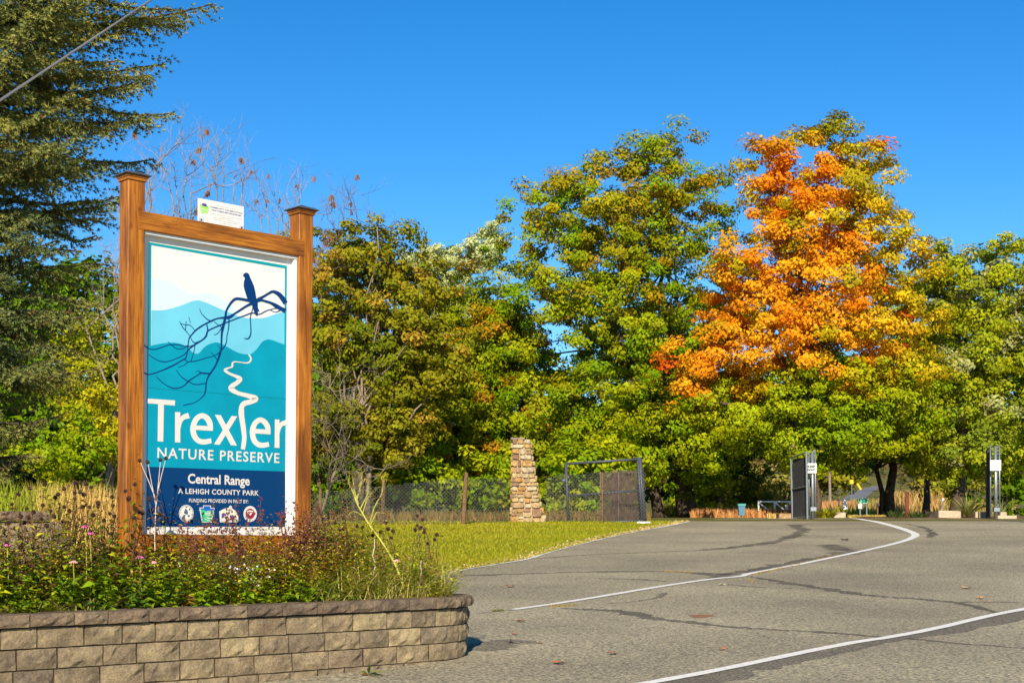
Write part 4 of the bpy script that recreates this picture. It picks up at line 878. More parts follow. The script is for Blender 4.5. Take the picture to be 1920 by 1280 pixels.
# ------------------------------------------------------------------ fence, pillar, gates
def cyl(mb, a, b, r_, n=8): mb.tube([a, b], [r_, r_], n); return mb
def chain(name, A, B, hA, hB, pitch, mat, parent, wire=.0105, z0=.04):
    """woven wire between two ground points; hA, hB are the heights at its ends"""
    A, B = np.asarray(A, float), np.asarray(B, float); L = np.linalg.norm(B[:2] - A[:2]); d = (B - A) / L; V = []; Fs = []
    H = lambda s_: hA + (hB - hA) * s_ / L
    N_ = np.array([-d[1], d[0], 0]) / np.linalg.norm(d[:2])
    for sgn in (1, -1):
        k = -max(hA, hB) if sgn > 0 else 0
        while k < L + max(hA, hB):
            ts = np.linspace(0, 1, 2)
            # line: s = k + sgn*h  for h in [z0, H]
            pts = []
            for h in np.linspace(z0, max(hA, hB), 24):
                s_ = k + sgn * (h - z0)
                if 0 <= s_ <= L and h <= H(s_): pts.append((s_, h))
            if len(pts) > 1:
                (s0, h0), (s1, h1) = pts[0], pts[-1]; b = len(V)
                for s_, h in ((s0, h0), (s1, h1)):
                    q = A + d * s_ + np.array([0, 0, h]); w = np.array([d[0], d[1], 0]) * wire * .72
                    V += [q - w, q + w, q + N_ * wire]
                Fs += [(b, b + 1, b + 4, b + 3), (b + 1, b + 2, b + 5, b + 4), (b + 2, b, b + 3, b + 5)]
            k += pitch
    o = obj(name, V, np.array(Fs), mat, parent); o['kind'] = 'stuff'; return o
fpx = [(560, 984, 926), (600, 983, 924), (717, 982, 905), (868, 983, 893), (955, 980, 894), (1022, 979, 891), (1066, 979, 889), (1128, 980, 880), (1212, 979, 876)]
fg = [G(p_[0], p_[1]) for p_ in fpx]; fh = [(p_[1] - p_[2]) / F * g_[1] for p_, g_ in zip(fpx, fg)]
fence = thing('wire_fence', fg[3], 'long chain link fence on weathered wooden posts along the back of the lawn', 'fence')
chain('wire_mesh', fg[0], fg[3], fh[0], fh[3], .115, M_WIRE, fence); chain('wire_mesh', fg[3], fg[4], fh[3], fh[4], .115, M_WIRE, fence); chain('wire_mesh', fg[5], fg[8], fh[5], fh[8], .115, M_WIRE, fence)
for x, y, yt, lean, w in ((600, 984, 915, .0, .055), (717, 983, 898, .03, .075), (868, 984, 886, .10, .075), (1130, 982, 886, 0, .03)):
    g = G(x, y); h = (y - yt) / F * g[1]; MB().tube([g + (0, .09, -.1), g + (lean * .5, .09, h * .5), g + (lean, .09, h)], [w, w * .95, w * .85], 8).build('fence_post', M_POSTWOOD, fence)
# field stone pillar, upright on the left and battered on the right
pb = P(958, 979, 47); pb[2] = gz(47); k_ = 47 / F
pillar = thing('stone_pillar', pb, 'tapering fieldstone gate pillar standing on the lawn by the fence', 'pillar')
M_STONE = m_block('field_stone', [(0, (.48, .32, .14)), (.16, (.43, .24, .08)), (.3, (.52, .40, .22)), (.42, (.25, .15, .11)), (.56, (.48, .34, .15)), (.7, (.50, .42, .29)), (.85, (.36, .25, .15)), (1, (.50, .38, .20))])
M_MORTAR = m_plain('mortar', (.42, .29, .15), .95, .1, .2, 8, bumpd=.01)
HP = 156 * k_; x0 = pb[0]; DEP = .85
def xr(h): return x0 + (np.interp(h / HP, [0, .1, .3, .55, .8, 1], [66, 60, 52, 46, 39, 37]) * k_)
V = []; hs_ = np.linspace(0, HP - .02, 9)
for h in hs_: V += [(x0 + .03 + .05 * h / HP, 47.04, pb[2] + h), (xr(h) - .04, 47.04, pb[2] + h), (xr(h) - .04, 47 + DEP, pb[2] + h), (x0 + .03 + .05 * h / HP, 47 + DEP, pb[2] + h)]
Fs = [(4 * i + k, 4 * i + (k + 1) % 4, 4 * i + 4 + (k + 1) % 4, 4 * i + 4 + k) for i in range(8) for k in range(4)] + [(3, 2, 1, 0), (32, 33, 34, 35)]
obj('mortar_core', V, Fs, M_MORTAR, pillar)
def stone(cx, cy, cz, sx, sy, sz, name='stone', rot=0):
    rs = np.random.default_rng(int(abs(cx * 1000 + cz * 7777)) % 99991); ring = []
    for a in np.linspace(0, 2 * math.pi, 9)[:-1] + rs.uniform(-.12, .12, 8):
        c, s_ = math.cos(a), math.sin(a); m_ = max(abs(c), abs(s_)) ** .75; ring.append((c / m_ * .5 * rs.uniform(.88, 1.0), s_ / m_ * .5 * rs.uniform(.88, 1.0)))
    V = []
    for dy, k in ((.5, 1), (-.32, 1), (-.5, .90)):
        for a, b in ring: V.append((cx + a * sx * k, cy + dy * sy, cz + b * sz * k))
    Fs = [(r_ * 8 + i, r_ * 8 + (i + 1) % 8, r_ * 8 + 8 + (i + 1) % 8, r_ * 8 + 8 + i) for r_ in range(2) for i in range(8)] + [tuple(range(8))[::-1], tuple(range(16, 24))]
    R = Matrix.Rotation(rot, 3, 'Z')
    if rot: V = [tuple(R @ (Vector(v) - Vector((cx, cy, cz))) + Vector((cx, cy, cz))) for v in V]
    return obj(name, V, Fs, M_STONE, pillar)
def split_face(s0, s1, h0, h1, dep):
    """cut the face into uneven stones"""
    xa, xb = (lambda h: x0 + .05 * h / HP), xr
    hm = (h0 + h1) / 2; w = (xb(hm) - xa(hm)) * (s1 - s0); hh = h1 - h0; wt, ht = rr.uniform(.26, .5), rr.uniform(.17, .34)
    if (w > wt or hh > ht) and dep < 9 and max(w, hh) > .2:
        if w / wt > hh / ht: m_ = s0 + (s1 - s0) * rr.uniform(.36, .64); split_face(s0, m_, h0, h1, dep + 1); split_face(m_, s1, h0, h1, dep + 1)
        else: m_ = h0 + hh * rr.uniform(.36, .64); split_face(s0, s1, h0, m_, dep + 1); split_face(s0, s1, m_, h1, dep + 1)
        return
    xl = xa(hm) + (xb(hm) - xa(hm)) * s0; xh = xa(hm) + (xb(hm) - xa(hm)) * s1
    stone((xl + xh) / 2, 47.03 + rr.uniform(-.010, .010), pb[2] + hm, xh - xl - .006, .16, hh - .006)
split_face(0, 1, 0, HP, 0)
h = 0.0
while h < HP - .1:
    rh = min(rr.choice([.17, .22, .26, .30]), HP - h); xe = xr(h + rh / 2)
    for side, xx in ((1, xe - .02), (-1, x0 + .05 * h / HP + .04)):
        y = 47.14
        while y < 47 + DEP: w = rr.uniform(.22, .36); stone(xx + rr.uniform(-.02, .03) * side, y + w / 2, pb[2] + h + rh / 2, w - .01, .12, rh - .012, rot=math.pi / 2 * side); y += w
    h += rh
mb = MB(); bevel_box(mb, (x0 + .22, 47.3, pb[2] + HP + .02), .46, .7, .07, np.eye(3), .01); mb.build('cap_stone', M_CAP, pillar)

# open steel gate leaf with its mesh
def pxw(x, y, Y): return P(x, y, Y)
gY = 47.2
gate = thing('steel_gate', G(1206, 979), 'open dark steel gate leaf of pipe and wire mesh beside the stone pillar', 'gate')
def pipe(nm, a, b, r_, Ya, Yb, par, mat=M_DSTEEL): return cyl(MB(), P(*a, Ya), P(*b, Yb), r_).build(nm, mat, par, smooth=True)
pipe('frame_pipe', (1061, 869), (1066, 978), .05, 47.5, 47.5, gate); pipe('frame_pipe', (1060, 869.5), (1200, 860), .038, 47.5, 47.2, gate); pipe('frame_pipe', (1067, 929), (1203, 919), .034, 47.5, 47.2, gate)
pipe('gate_post', (1199, 857), (1209, 981), .075, 47.2, 47.2, gate); pipe('frame_pipe', (1196, 862), (1204, 976), .04, 47.1, 47.1, gate); pipe('frame_pipe', (1136, 979), (1206, 975), .035, 47.0, 47.1, gate)
pipe('latch_bar', (1053, 900), (1061, 900), .045, 47.4, 47.4, gate, M_STEEL)
mb = MB(); mb.box(G(1206, 981) + (0, 0, .03), .4, .4, .06); mb.build('footing', M_TRIM, gate)
# rolled panels of rusty mesh leaning against the gate
pn = thing('mesh_panel', G(1165, 980), 'stacked rusty brown mesh panels leaning inside the open steel gate', 'panel')
for x0_, x1_, yt0, yt1, Yo, mt in ((1126, 1160, 884, 880, 47.9, M_RUST), (1150, 1204, 882, 878, 48.1, M_RUST)):
    a, b = P(x0_, 980, Yo), P(x1_, 977, Yo); a[2] = b[2] = gz(Yo); chain('wire_mesh', a, b, (980 - yt0) / F * Yo, (977 - yt1) / F * Yo, .055, mt, pn, .0085)
    for q, yt in ((a, yt0), (b, yt1)): cyl(MB(), q, q + np.array([0, 0, (979 - yt) / F * Yo]), .025).build('edge_bar', M_RUST, pn)
a, b = P(1130, 980, 48.35), P(1204, 977, 48.35); a[2] = b[2] = gz(48.35); chain('wire_mesh', a, b, 1.66, 1.72, .047, M_RUST, pn, .012)
for x in (1148, 1174, 1182): cyl(MB(), P(x, 978, 48.2), P(x, 884, 48.2), .03).build('edge_bar', M_POSTWOOD, pn)
mb = MB(); mb.box(P(1160, 930, 48.45), .22, .03, 1.6); mb.build('dark_plank', m_plain('dark_plank', (.07, .05, .045), .9, .1, .3, 5), pn)

# gate leaf and posts at the entrance, left side
kg = thing('steel_gate', G(1500, 974), 'dark mesh gate leaf folded back behind the keep right notice', 'gate')
a, b = P(1486, 973, 52.5), P(1514, 970, 50.8); a[2] = gz(a[1]); b[2] = gz(b[1])
chain('wire_mesh', a, b, 115 / F * 52, 120 / F * 51, .045, M_DWIRE, kg, .013); 
cyl(MB(), a, P(1483, 857, 52.5), .035).build('frame_pipe', M_STEEL, kg); cyl(MB(), b, P(1512, 846, 50.8), .038).build('frame_pipe', M_STEEL, kg)
cyl(MB(), P(1483, 858, 52.5), P(1512, 848, 50.8), .03).build('frame_pipe', M_STEEL, kg); cyl(MB(), P(1485, 917, 52.5), P(1513, 911, 50.8), .025).build('frame_pipe', M_STEEL, kg); cyl(MB(), P(1487, 971, 52.5), P(1515, 968, 50.8), .03).build('frame_pipe', M_STEEL, kg)
def post_sign(label, cat, px, pyb, pyt, Y, sx0, sx1, sy0, sy1, extra, texts, name):
    t = thing(name, G(px, pyb), label, cat); g = P(px, pyb, Y)
    cyl(MB(), g - (0, 0, .15), P(px - 1, pyt, Y), .058, 10).build('post', M_STEEL, t, smooth=True)
    for (xa, yt, yb) in extra: cyl(MB(), P(xa, yb, Y + .3), P(xa - .5, yt, Y + .3), .026, 8).build('side_post', M_STEEL, t, smooth=True)
    c0 = P(sx0, sy1, Y - .12); c1 = P(sx1, sy0, Y - .12); mb = MB(); mb.box((c0 + c1) / 2, c1[0] - c0[0], .012, c1[2] - c0[2]); bd = mb.build('sign_plate', M_WHITE, t)
    mb = MB(); mb.box(P(px + .3, pyb - 18, Y), .2, .2, .14); mb.build('clamp', M_STEEL, t)
    for s_, fx0, fx1, fy0, fy1, mt in texts:
        V_, F_ = text_mesh(s_, .05); mn, mx_ = V_.min(0), V_.max(0); q = (V_ - mn) / (mx_ - mn); w = c1 - c0
        obj('lettering', [(c0[0] + w[0] * (fx0 + (fx1 - fx0) * x[0]), Y - .129, c0[2] + w[2] * (fy0 + (fy1 - fy0) * x[1])) for x in q], F_, mt, bd)
    return t, c0, c1, bd
post_sign('white keep right notice on the galvanised post by the folded gate', 'sign', 1524, 972, 845, 51, 1511.5, 1531, 868, 886.5, [(1529, 842, 966), (1517, 850, 966)], [('KEEP', .16, .86, .54, .80, C_BLK), ('RIGHT', .12, .90, .20, .46, C_BLK)], 'keep_right_sign')
rs_, c0, c1, bd = post_sign('white square notice with faded print on the right entrance post', 'sign', 1867.5, 973, 836, 51, 1856.5, 1877, 862, 882, [(1857.5, 834, 968), (1874.5, 834, 965)], [], 'notice_sign')
M_FADE = m_print('faded_orange_print', (.72, .52, .36))
for fx0, fx1, fy in ((.28, .60, .58), (.22, .68, .36)):
    mb = MB(); w = c1 - c0; mb.box((c0[0] + w[0] * (fx0 + fx1) / 2, 51 - .1285, c0[2] + w[2] * fy), w[0] * (fx1 - fx0), .002, w[2] * .10); mb.build('faded_print', M_FADE, bd)
rg = thing('steel_gate', G(1852, 970), 'narrow dark gate leaf folded behind the right entrance post', 'gate')
a, b = P(1850, 969, 53), P(1857, 968, 51.5); a[2] = gz(53); b[2] = gz(51.5); chain('wire_mesh', a, b, 128 / F * 53, 128 / F * 51.5, .04, M_DWIRE, rg, .016)
cyl(MB(), a, P(1851, 842, 53), .04).build('frame_pipe', M_DSTEEL, rg); cyl(MB(), P(1851, 843, 53), P(1857, 838, 51.5), .03).build('frame_pipe', M_DSTEEL, rg)

# ------------------------------------------------------------------ things beyond the gates
M_SIGNW = m_plain('white_paint', (.78, .78, .78), .5, .3, .05, 5); M_YEL = m_plain('yellow_paint', (.62, .42, .02), .5, .3, .1, 5); M_SGRN = m_plain('green_sign_paint', (.01, .34, .20), .5, .3, .08, 5)
M_BIN = m_plain('blue_plastic', (.07, .17, .24), .5, .4, .1, 6); M_RED = m_plain('red_paint', (.55, .02, .04), .5, .3, .1, 6)
def at_ground(px, Y): p = P(px, 1000, Y); p[2] = gz(Y); return p
bin_ = thing('trash_bin', at_ground(1390, 56), 'blue green tapered bin standing in the rust coloured grass', 'bin')
g = at_ground(1390, 56); top = P(1390, 946, 56)[2]; V = []
for z_, w in ((top - .42, .10), (top - .04, .13)): V += [(g[0] + sx * w, g[1] + sy * w, z_) for sx, sy in ((-1, -1), (1, -1), (1, 1), (-1, 1))]
obj('body', V, [(3, 2, 1, 0), (4, 5, 6, 7)] + [(k, (k + 1) % 4, 4 + (k + 1) % 4, 4 + k) for k in range(4)], M_BIN, bin_)
mb = MB(); mb.box((g[0], g[1], top), .30, .3, .08); mb.build('lid', m_plain('teal_plastic', (.04, .25, .24), .5, .4, .1, 6), bin_); cyl(MB(), g, (g[0], g[1], top - .42), .035).build('post', M_POSTWOOD, bin_)
bar = thing('barrier_gate', at_ground(1452, 58), 'white tubular barrier gate with diagonal braces behind the folded gate', 'gate')
for nm, a, b in (('top_rail', (1421, 940), (1488, 940)), ('upright', (1422.5, 940), (1422.5, 966)), ('upright', (1452.5, 941), (1452.5, 966)), ('upright', (1481, 941), (1481, 966)), ('brace', (1424, 942), (1450, 964)), ('brace', (1454, 942), (1480, 964))):
    cyl(MB(), P(*a, 58), P(*b, 58), .036 if nm != 'brace' else .026).build(nm, M_SIGNW, bar)
def board_sign(name, label, px0, px1, py0, py1, Y, mat, pole=None, lean=0.0, cat='sign', pm=None, inner=None):
    g = at_ground((px0 + px1) / 2, Y); t = thing(name, g, label, cat); a, b = P(px0, py1, Y), P(px1, py0, Y); mb = MB(); q = []
    dx = lean * (py1 - py0) / F * Y
    for y_ in (-.015, .015): q += [(a[0] + dx, Y + y_, a[2]), (b[0] + dx, Y + y_, a[2]), (b[0], Y + y_, b[2]), (a[0], Y + y_, b[2])]
    mb.add(q, [(0, 1, 2, 3), (7, 6, 5, 4), (0, 4, 5, 1), (1, 5, 6, 2), (2, 6, 7, 3), (3, 7, 4, 0)]); bd = mb.build('plate', mat, t)
    if pole:
        for x in pole: q = at_ground(x, Y + .06); cyl(MB(), q - (0, 0, .1), (q[0], q[1], P(x, py0, Y)[2] - .02), .03).build('post', pm or M_STEEL, t)
    if inner:
        for (fx0, fx1, fy0, fy1, m_) in inner: w = b - a; mb = MB(); mb.box((a[0] + w[0] * (fx0 + fx1) / 2, Y - .018, a[2] + w[2] * (fy0 + fy1) / 2), w[0] * (fx1 - fx0), .004, w[2] * (fy1 - fy0)); mb.build('print', m_, bd)
    return t
board_sign('notice_board', 'small white notice fixed to the right end of the barrier gate', 1472, 1481, 946, 954.5, 57.7, M_SIGNW, [1476])
st = thing('stop_sign', at_ground(1484.5, 57.4), 'small red stop sign half hidden by the folded mesh gate', 'sign'); c = P(1484.5, 951, 57.4)
V = [(c[0] + .15 * math.cos(math.pi / 8 + k * math.pi / 4), c[1] + dy, c[2] + .15 * math.sin(math.pi / 8 + k * math.pi / 4)) for dy in (0, .012) for k in range(8)]
obj('plate', V, [tuple(range(8))[::-1], tuple(range(8, 16))] + [(k, (k + 1) % 8, 8 + (k + 1) % 8, 8 + k) for k in range(8)], M_RED, st); q = at_ground(1484.5, 57.46); cyl(MB(), q, (q[0], q[1], c[2] + .1), .025).build('post', M_STEEL, st)
board_sign('road_sign', 'yellow square road sign beside the hill lane', 1594, 1600, 899, 906.5, 120, M_YEL, [1597])
yp = thing('leaning_post', at_ground(1613, 118), 'slanting yellow marker post at the edge of the hill lane', 'post'); cyl(MB(), P(1614, 917.5, 118), P(1607, 906, 118), .11).build('post', M_YEL, yp)
board_sign('sandwich_board', 'tilted blank white board standing on the hill lane', 1578, 1586, 936, 954.5, 57.5, M_SIGNW, lean=.18, pole=None)
y2 = thing('marker_post', at_ground(1573, 57.5), 'thin yellow based marker post left of the tilted white board', 'post'); g = at_ground(1573, 57.5); cyl(MB(), g, P(1573, 947, 57.5), .04).build('base', M_YEL, y2); cyl(MB(), P(1573, 947, 57.5), P(1573, 936, 57.5), .02).build('tip', M_STEEL, y2)
board_sign('direction_sign', 'green direction sign with pale lettering beyond the gates', 1611, 1626.5, 933.5, 943.5, 57, M_SGRN, [1613, 1625], inner=[(.08, .92, .86, .93, M_SIGNW), (.08, .92, .07, .14, M_SIGNW), (.15, .5, .42, .56, C_PALE)])
board_sign('paper_notice', 'small white sheet hanging below the green direction sign', 1609.5, 1616, 944.3, 953, 56.9, M_SIGNW, [1612.7])
board_sign('small_sign', 'little dark brown sign in front of the twin trunks', 1642, 1649, 942.5, 948, 56.5, m_plain('brown_paint', (.05, .03, .02)), [1645.5], pm=M_POSTWOOD)
wp = thing('wooden_post', at_ground(1701, 56), 'short reddish wooden post in the planted strip', 'post'); g = at_ground(1701, 56); MB().tube([g - (0, 0, .1), (g[0], g[1], P(1701, 921, 56)[2])], [.085, .08], 8).build('post', m_plain('red_brown_wood', (.16, .05, .03), .9, .1, .3, 9), wp)
lp = thing('stake', at_ground(1768, 56), 'thin pale stake with a round top in the planted strip', 'post'); g = at_ground(1768, 56); cyl(MB(), g, P(1768, 937, 56), .025).build('post', M_STEEL, lp); mb = MB(); mb.box(P(1768, 936, 56), .07, .07, .09); mb.build('top', M_TRIM, lp)
up = thing('utility_pole', at_ground(1557, 150), 'pale bare pole in front of the far woods', 'pole'); g = at_ground(1557, 150); MB().tube([g, P(1555, 872, 150)], [.16, .12], 7).build('pole', M_PBARK, up)
def slab(name, label, x0_, x1_, y0_, y1_, Y, dep, mat, cat='stone'):
    a, b = P(x0_, y1_, Y), P(x1_, y0_, Y); z0_ = gz(Y) - .05; mb = MB(); bevel_box(mb, ((a[0] + b[0]) / 2, Y + dep / 2, (z0_ + b[2]) / 2), b[0] - a[0], dep, b[2] - z0_, np.eye(3), .02); o = mb.build(name, mat, None, org=(a[0], Y, gz(Y))); tag(o, label, cat); return o
M_KERB = m_plain('pale_concrete', (.42, .33, .22), .95, .1, .2, 10, bumpd=.01); M_LOG = m_plain('old_timber', (.30, .19, .10), .95, .1, .35, 8, bumpd=.02)
slab('kerb_block', 'pale stone kerb block left of the big yucca', 1760, 1802, 957, 968, 53, .5, M_KERB); slab('kerb_block', 'brown stone block between big yucca and right gate', 1829, 1852, 959, 970, 53, .5, M_KERB)
slab('kerb_block', 'tan stone block just right of the right gate post', 1875, 1888, 959.5, 969, 53, .4, M_KERB); slab('timber_edging', 'flat pale plank edging at the right gate', 1871, 1907, 966, 971.5, 52, .35, M_KERB, 'edging')
slab('timber_edging', 'tan timber edging at the mouth of the hill lane', 1562, 1586, 960, 968, 55, .4, M_KERB, 'edging'); slab('timber_edging', 'dark timber edging in the planted strip', 1735, 1761, 958, 966, 54, .4, m_plain('dark_timber', (.05, .035, .03), .9, .1, .3, 8), 'edging')
slab('timber_block', 'rough brown timber block left of the folded gate', 1461, 1485, 962, 976, 52.6, .7, M_LOG, 'block')
# planted strip: mulch, yuccas, tufts
V = []; Fs = []
for i, x in enumerate(np.linspace(1625, 1990, 30)): a = P(x, 1000, 52.3); V += [(a[0], 52.2 + .3 * math.sin(i), gz(52.2) + .012), (a[0] + .1, 55.5, gz(55.5) + .05)]
o = obj('mulch_strip', V, np.array([(2 * i, 2 * i + 2, 2 * i + 3, 2 * i + 1) for i in range(29)]), m_ground('bark_mulch', [(.10, .05, .03), (.16, .08, .04), (.30, .19, .09)], 2.2, 14), org=V[0]); tag(o, kind='structure')
def blades(c, n, L, w, spread, r, colA, colB, curve=.35, seg=3, up=1.0, hbase=.0):
    V = []; C = []; Fs = []
    for k in range(n):
        a = r.uniform(0, 6.283); t = r.random() ** .7 * spread; d = np.array([math.cos(a) * t, math.sin(a) * t, up]); d /= np.linalg.norm(d); l = L * r.uniform(.6, 1.1); s_ = np.array([-math.sin(a), math.cos(a), 0]); p = np.asarray(c) + np.array([math.cos(a), math.sin(a), 0]) * hbase * r.random(); b = len(V)
        cc = np.asarray(colA) + (np.asarray(colB) - colA) * r.random()
        for i in range(seg + 1):
            f = i / seg; q = p + d * l * f + np.array([math.cos(a), math.sin(a), -1.0]) * l * curve * f * f * .5; ww = w * (1 - f) ** .7 * .5 + w * .06
            V += [q - s_ * ww, q + s_ * ww]; C += [cc, cc]
        Fs += [(b + 2 * i, b + 2 * i + 1, b + 2 * i + 3, b + 2 * i + 2) for i in range(seg)]
    return V, Fs, C
def tuft(name, label, cat, c, n, L, w, spread, seed, cA, cB, curve=.35, group=None, mat=None, up=1.0, hbase=0.0):
    r_ = np.random.default_rng(seed); V, Fs, C = blades(c, n, L, w, spread, r_, cA, cB, curve, 3, up, hbase); o = obj(name, V, np.array(Fs), mat or M_HERB, org=c, col=np.array(C)); tag(o, label, cat, group); return o
tuft('yucca_plant', 'large spiky yucca between the kerb block and the right gate', 'yucca', at_ground(1815, 53.2) + (0, 0, .05), 60, 1.05, .075, 1.5, 1, (.14, .19, .05), (.36, .36, .10), .25)
tuft('yucca_plant', 'smaller spiky yucca behind the right gate post', 'yucca', at_ground(1878, 53.4) + (0, 0, .05), 30, .75, .06, 1.4, 2, (.14, .20, .06), (.30, .32, .09), .2)
tuft('leafy_plant', 'bright yellow green leafy clump right of the keep right post', 'plant', at_ground(1548, 53.2), 130, .55, .09, 1.1, 3, (.28, .28, .01), (.45, .42, .02), .6, hbase=.3)
for k, (x, w_) in enumerate(((1672, 'right beside the twin dark trunks'), (1686, 'just left of the short reddish post'), (1712, 'just right of the short reddish post'), (1728, 'beside the dark timber edging'))): tuft('iris_clump', 'dark green strappy clump ' + w_, 'plant', at_ground(x, 53.8), 40, .42, .04, .9, 10 + k, (.04, .08, .02), (.09, .13, .03), .4, 'strappy clumps in the planted strip', hbase=.25)

# rust and straw coloured grasses beyond the road: nobody could count them
def grass_field(name, boxes, mat):
    r_ = np.random.default_rng(len(name)); V = []; C = []
    for (px0, px1, Y0, Y1, n, h, cA, cB) in boxes:
        Y = r_.uniform(Y0, Y1, n); X = (r_.uniform(px0, px1, n) - 960) / F * Y; Z = np.interp(Y, TER_Y, TER_Z); L = h * r_.uniform(.6, 1.2, n); a = r_.uniform(0, 6.283, n); w = .0016 * Y * r_.uniform(.6, 1.2, n) * .5
        dx = r_.normal(size=n) * .25 * L; dy = r_.normal(size=n) * .2 * L; col = np.asarray(cA) + (np.asarray(cB) - cA) * r_.random((n, 1)); col = col * r_.uniform(.75, 1.25, (n, 1))
        t = np.empty((n, 3, 3), np.float32); t[:, 0] = np.stack([X - w * np.cos(a), Y - w * np.sin(a), Z], 1); t[:, 1] = np.stack([X + w * np.cos(a), Y + w * np.sin(a), Z], 1); t[:, 2] = np.stack([X + dx, Y + dy, Z + L], 1); V.append(t.reshape(-1, 3)); C.append(np.repeat(col, 3, axis=0))
    V = np.vstack(V); o = obj(name, V, np.arange(len(V), dtype=np.int32).reshape(-1, 3), mat, org=V[0], col=np.vstack(C)); tag(o, kind='stuff'); return o
RU, RV_ = (.42, .17, .06), (.52, .27, .09); ST, SU = (.52, .36, .10), (.62, .45, .16)
grass_field('meadow_grass', [(1295, 1490, 57.5, 61, 4200, .36, RU, RV_), (1440, 1490, 53, 55, 500, .16, ST, SU), (1540, 1600, 110, 150, 1500, .9, (.46, .19, .09), RV_), (1675, 1770, 102, 160, 3600, 1.7, (.42, .22, .08), (.46, .34, .10)), (1600, 1680, 100, 150, 4000, .5, (.30, .30, .02), (.50, .40, .06)), (1540, 1600, 100, 140, 1500, .5, (.26, .30, .02), (.40, .38, .04)), (1590, 1660, 56, 59, 900, .12, (.30, .26, .03), ST), (1550, 1900, 100, 170, 5000, .9, (.34, .22, .08), (.22, .20, .03)),
    (1250, 1500, 62, 95, 6000, .6, (.24, .22, .02), (.34, .26, .06)), (590, 1220, 48.2, 52, 1800, .32, (.22, .12, .04), (.20, .16, .03)), (0, 240, 31, 36, 2500, .7, (.30, .30, .015), (.22, .24, .02))], M_DRY)
r_ = np.random.default_rng(66); gv = []; gc = []
for k in range(4200):                                           # tall straw on the bank at the left
    y = r_.uniform(14.6, 21); x = (r_.uniform(70, 245) - 960) / F * y if k < 2600 else (r_.uniform(-40, 120) - 960) / F * y; z = bank_z(x, y); L = r_.uniform(.25, .56); a = r_.uniform(0, 6.28); w = .011
    gv += [(x - w * math.cos(a), y - w * math.sin(a), z), (x + w * math.cos(a), y + w * math.sin(a), z), (x + r_.normal() * .12, y + r_.normal() * .1, z + L)]
    c0_ = np.array((.58, .38, .10)) * r_.uniform(.7, 1.25) if k < 2600 else np.array((.26, .30, .02)) * r_.uniform(.6, 1.3); gc += [c0_] * 3
o = obj('bank_grass', gv, np.arange(len(gv)).reshape(-1, 3), M_DRY, org=gv[0], col=np.array(gc)); tag(o, kind='stuff')
# short turf blades over the lawn
r_ = np.random.default_rng(3); n = 60000; Y = 19 + (Yend - 19) * r_.random(n) ** 1.25; xe = np.array([xedge(y) for y in np.linspace(18, Yend, 200)]); xe = np.interp(Y, np.linspace(18, Yend, 200), xe); X = xe - .02 - r_.random(n) ** 1.3 * np.minimum(.25 * Y + 2, 14)
L = r_.uniform(.03, .075, n); a = r_.uniform(0, 6.283, n); w = .0005 * Y; Z = np.interp(Y, TER_Y, TER_Z); t = np.empty((n, 3, 3), np.float32)
t[:, 0] = np.stack([X - w * np.cos(a), Y - w * np.sin(a), Z], 1); t[:, 1] = np.stack([X + w * np.cos(a), Y + w * np.sin(a), Z], 1); t[:, 2] = np.stack([X + r_.normal(size=n) * .02, Y + r_.normal(size=n) * .02, Z + L], 1)
pq = np.stack([X, Y, Z], 1); tt = np.clip(.5 + .6 * wob(pq, .9, 4) + r_.normal(size=n) * .25, 0, 1); col = mixc((.22, .24, .009), (.34, .30, .018), tt) * r_.uniform(.75, 1.25, (n, 1))
o = obj('lawn_grass', t.reshape(-1, 3), np.arange(3 * n, dtype=np.int32).reshape(-1, 3), M_HERB, org=(0, 30, 1), col=np.repeat(col, 3, axis=0)); tag(o, kind='stuff')
# straw and small fallen leaves along the lawn edge
pts = []; 
for k in range(1500):
    y = 22 + (Yend - 22) * r_.random(); pts.append((xedge(y) - .05 + abs(r_.normal()) * -.18 + .03, y, gz(y) + .03))
pts = np.array(pts); V, Fs = leaf_quads(pts, np.tile([0, -.2, 1.0], (len(pts), 1)) + r_.normal(size=(len(pts), 3)) * .35, .0022 * pts[:, 1], r_); o = obj('leaf_litter', V, Fs, M_DRY, org=pts[0], col=np.repeat(mixc((.42, .25, .08), (.60, .48, .22), r_.random(len(pts))), 4, axis=0)); tag(o, kind='stuff')
# weeds in the cracks
wv = []; wc = []
for px0, py0, px1, py1, n in ((1030, 1137, 1082, 1136, 130), (1415, 1077, 1500, 1058, 260), (1500, 1056, 1575, 1040, 120), (925, 1147, 944, 1145, 90), (1245, 1071, 1300, 1074, 120), (1403, 1086, 1412, 1092, 30)):
    for k in range(n):
        f = r_.random(); q = G(px0 + (px1 - px0) * f, py0 + (py1 - py0) * f + r_.normal() * .5); s_ = .0004 * q[1]; h_ = .012 + .02 * r_.random(); wv += [q + (-s_, 0, 0), q + (s_, 0, 0), q + (r_.normal() * .02, r_.normal() * .02, h_)]; c_0 = np.array([(.34, .19, .05), (.24, .17, .04), (.15, .14, .04)][r_.integers(3)]) if px0 != 925 else np.array((.10, .11, .02)); wc += [c_0] * 3
o = obj('crack_weeds', wv, np.arange(len(wv)).reshape(-1, 3), M_DRY, org=wv[0], col=np.array(wc)); tag(o, kind='stuff')
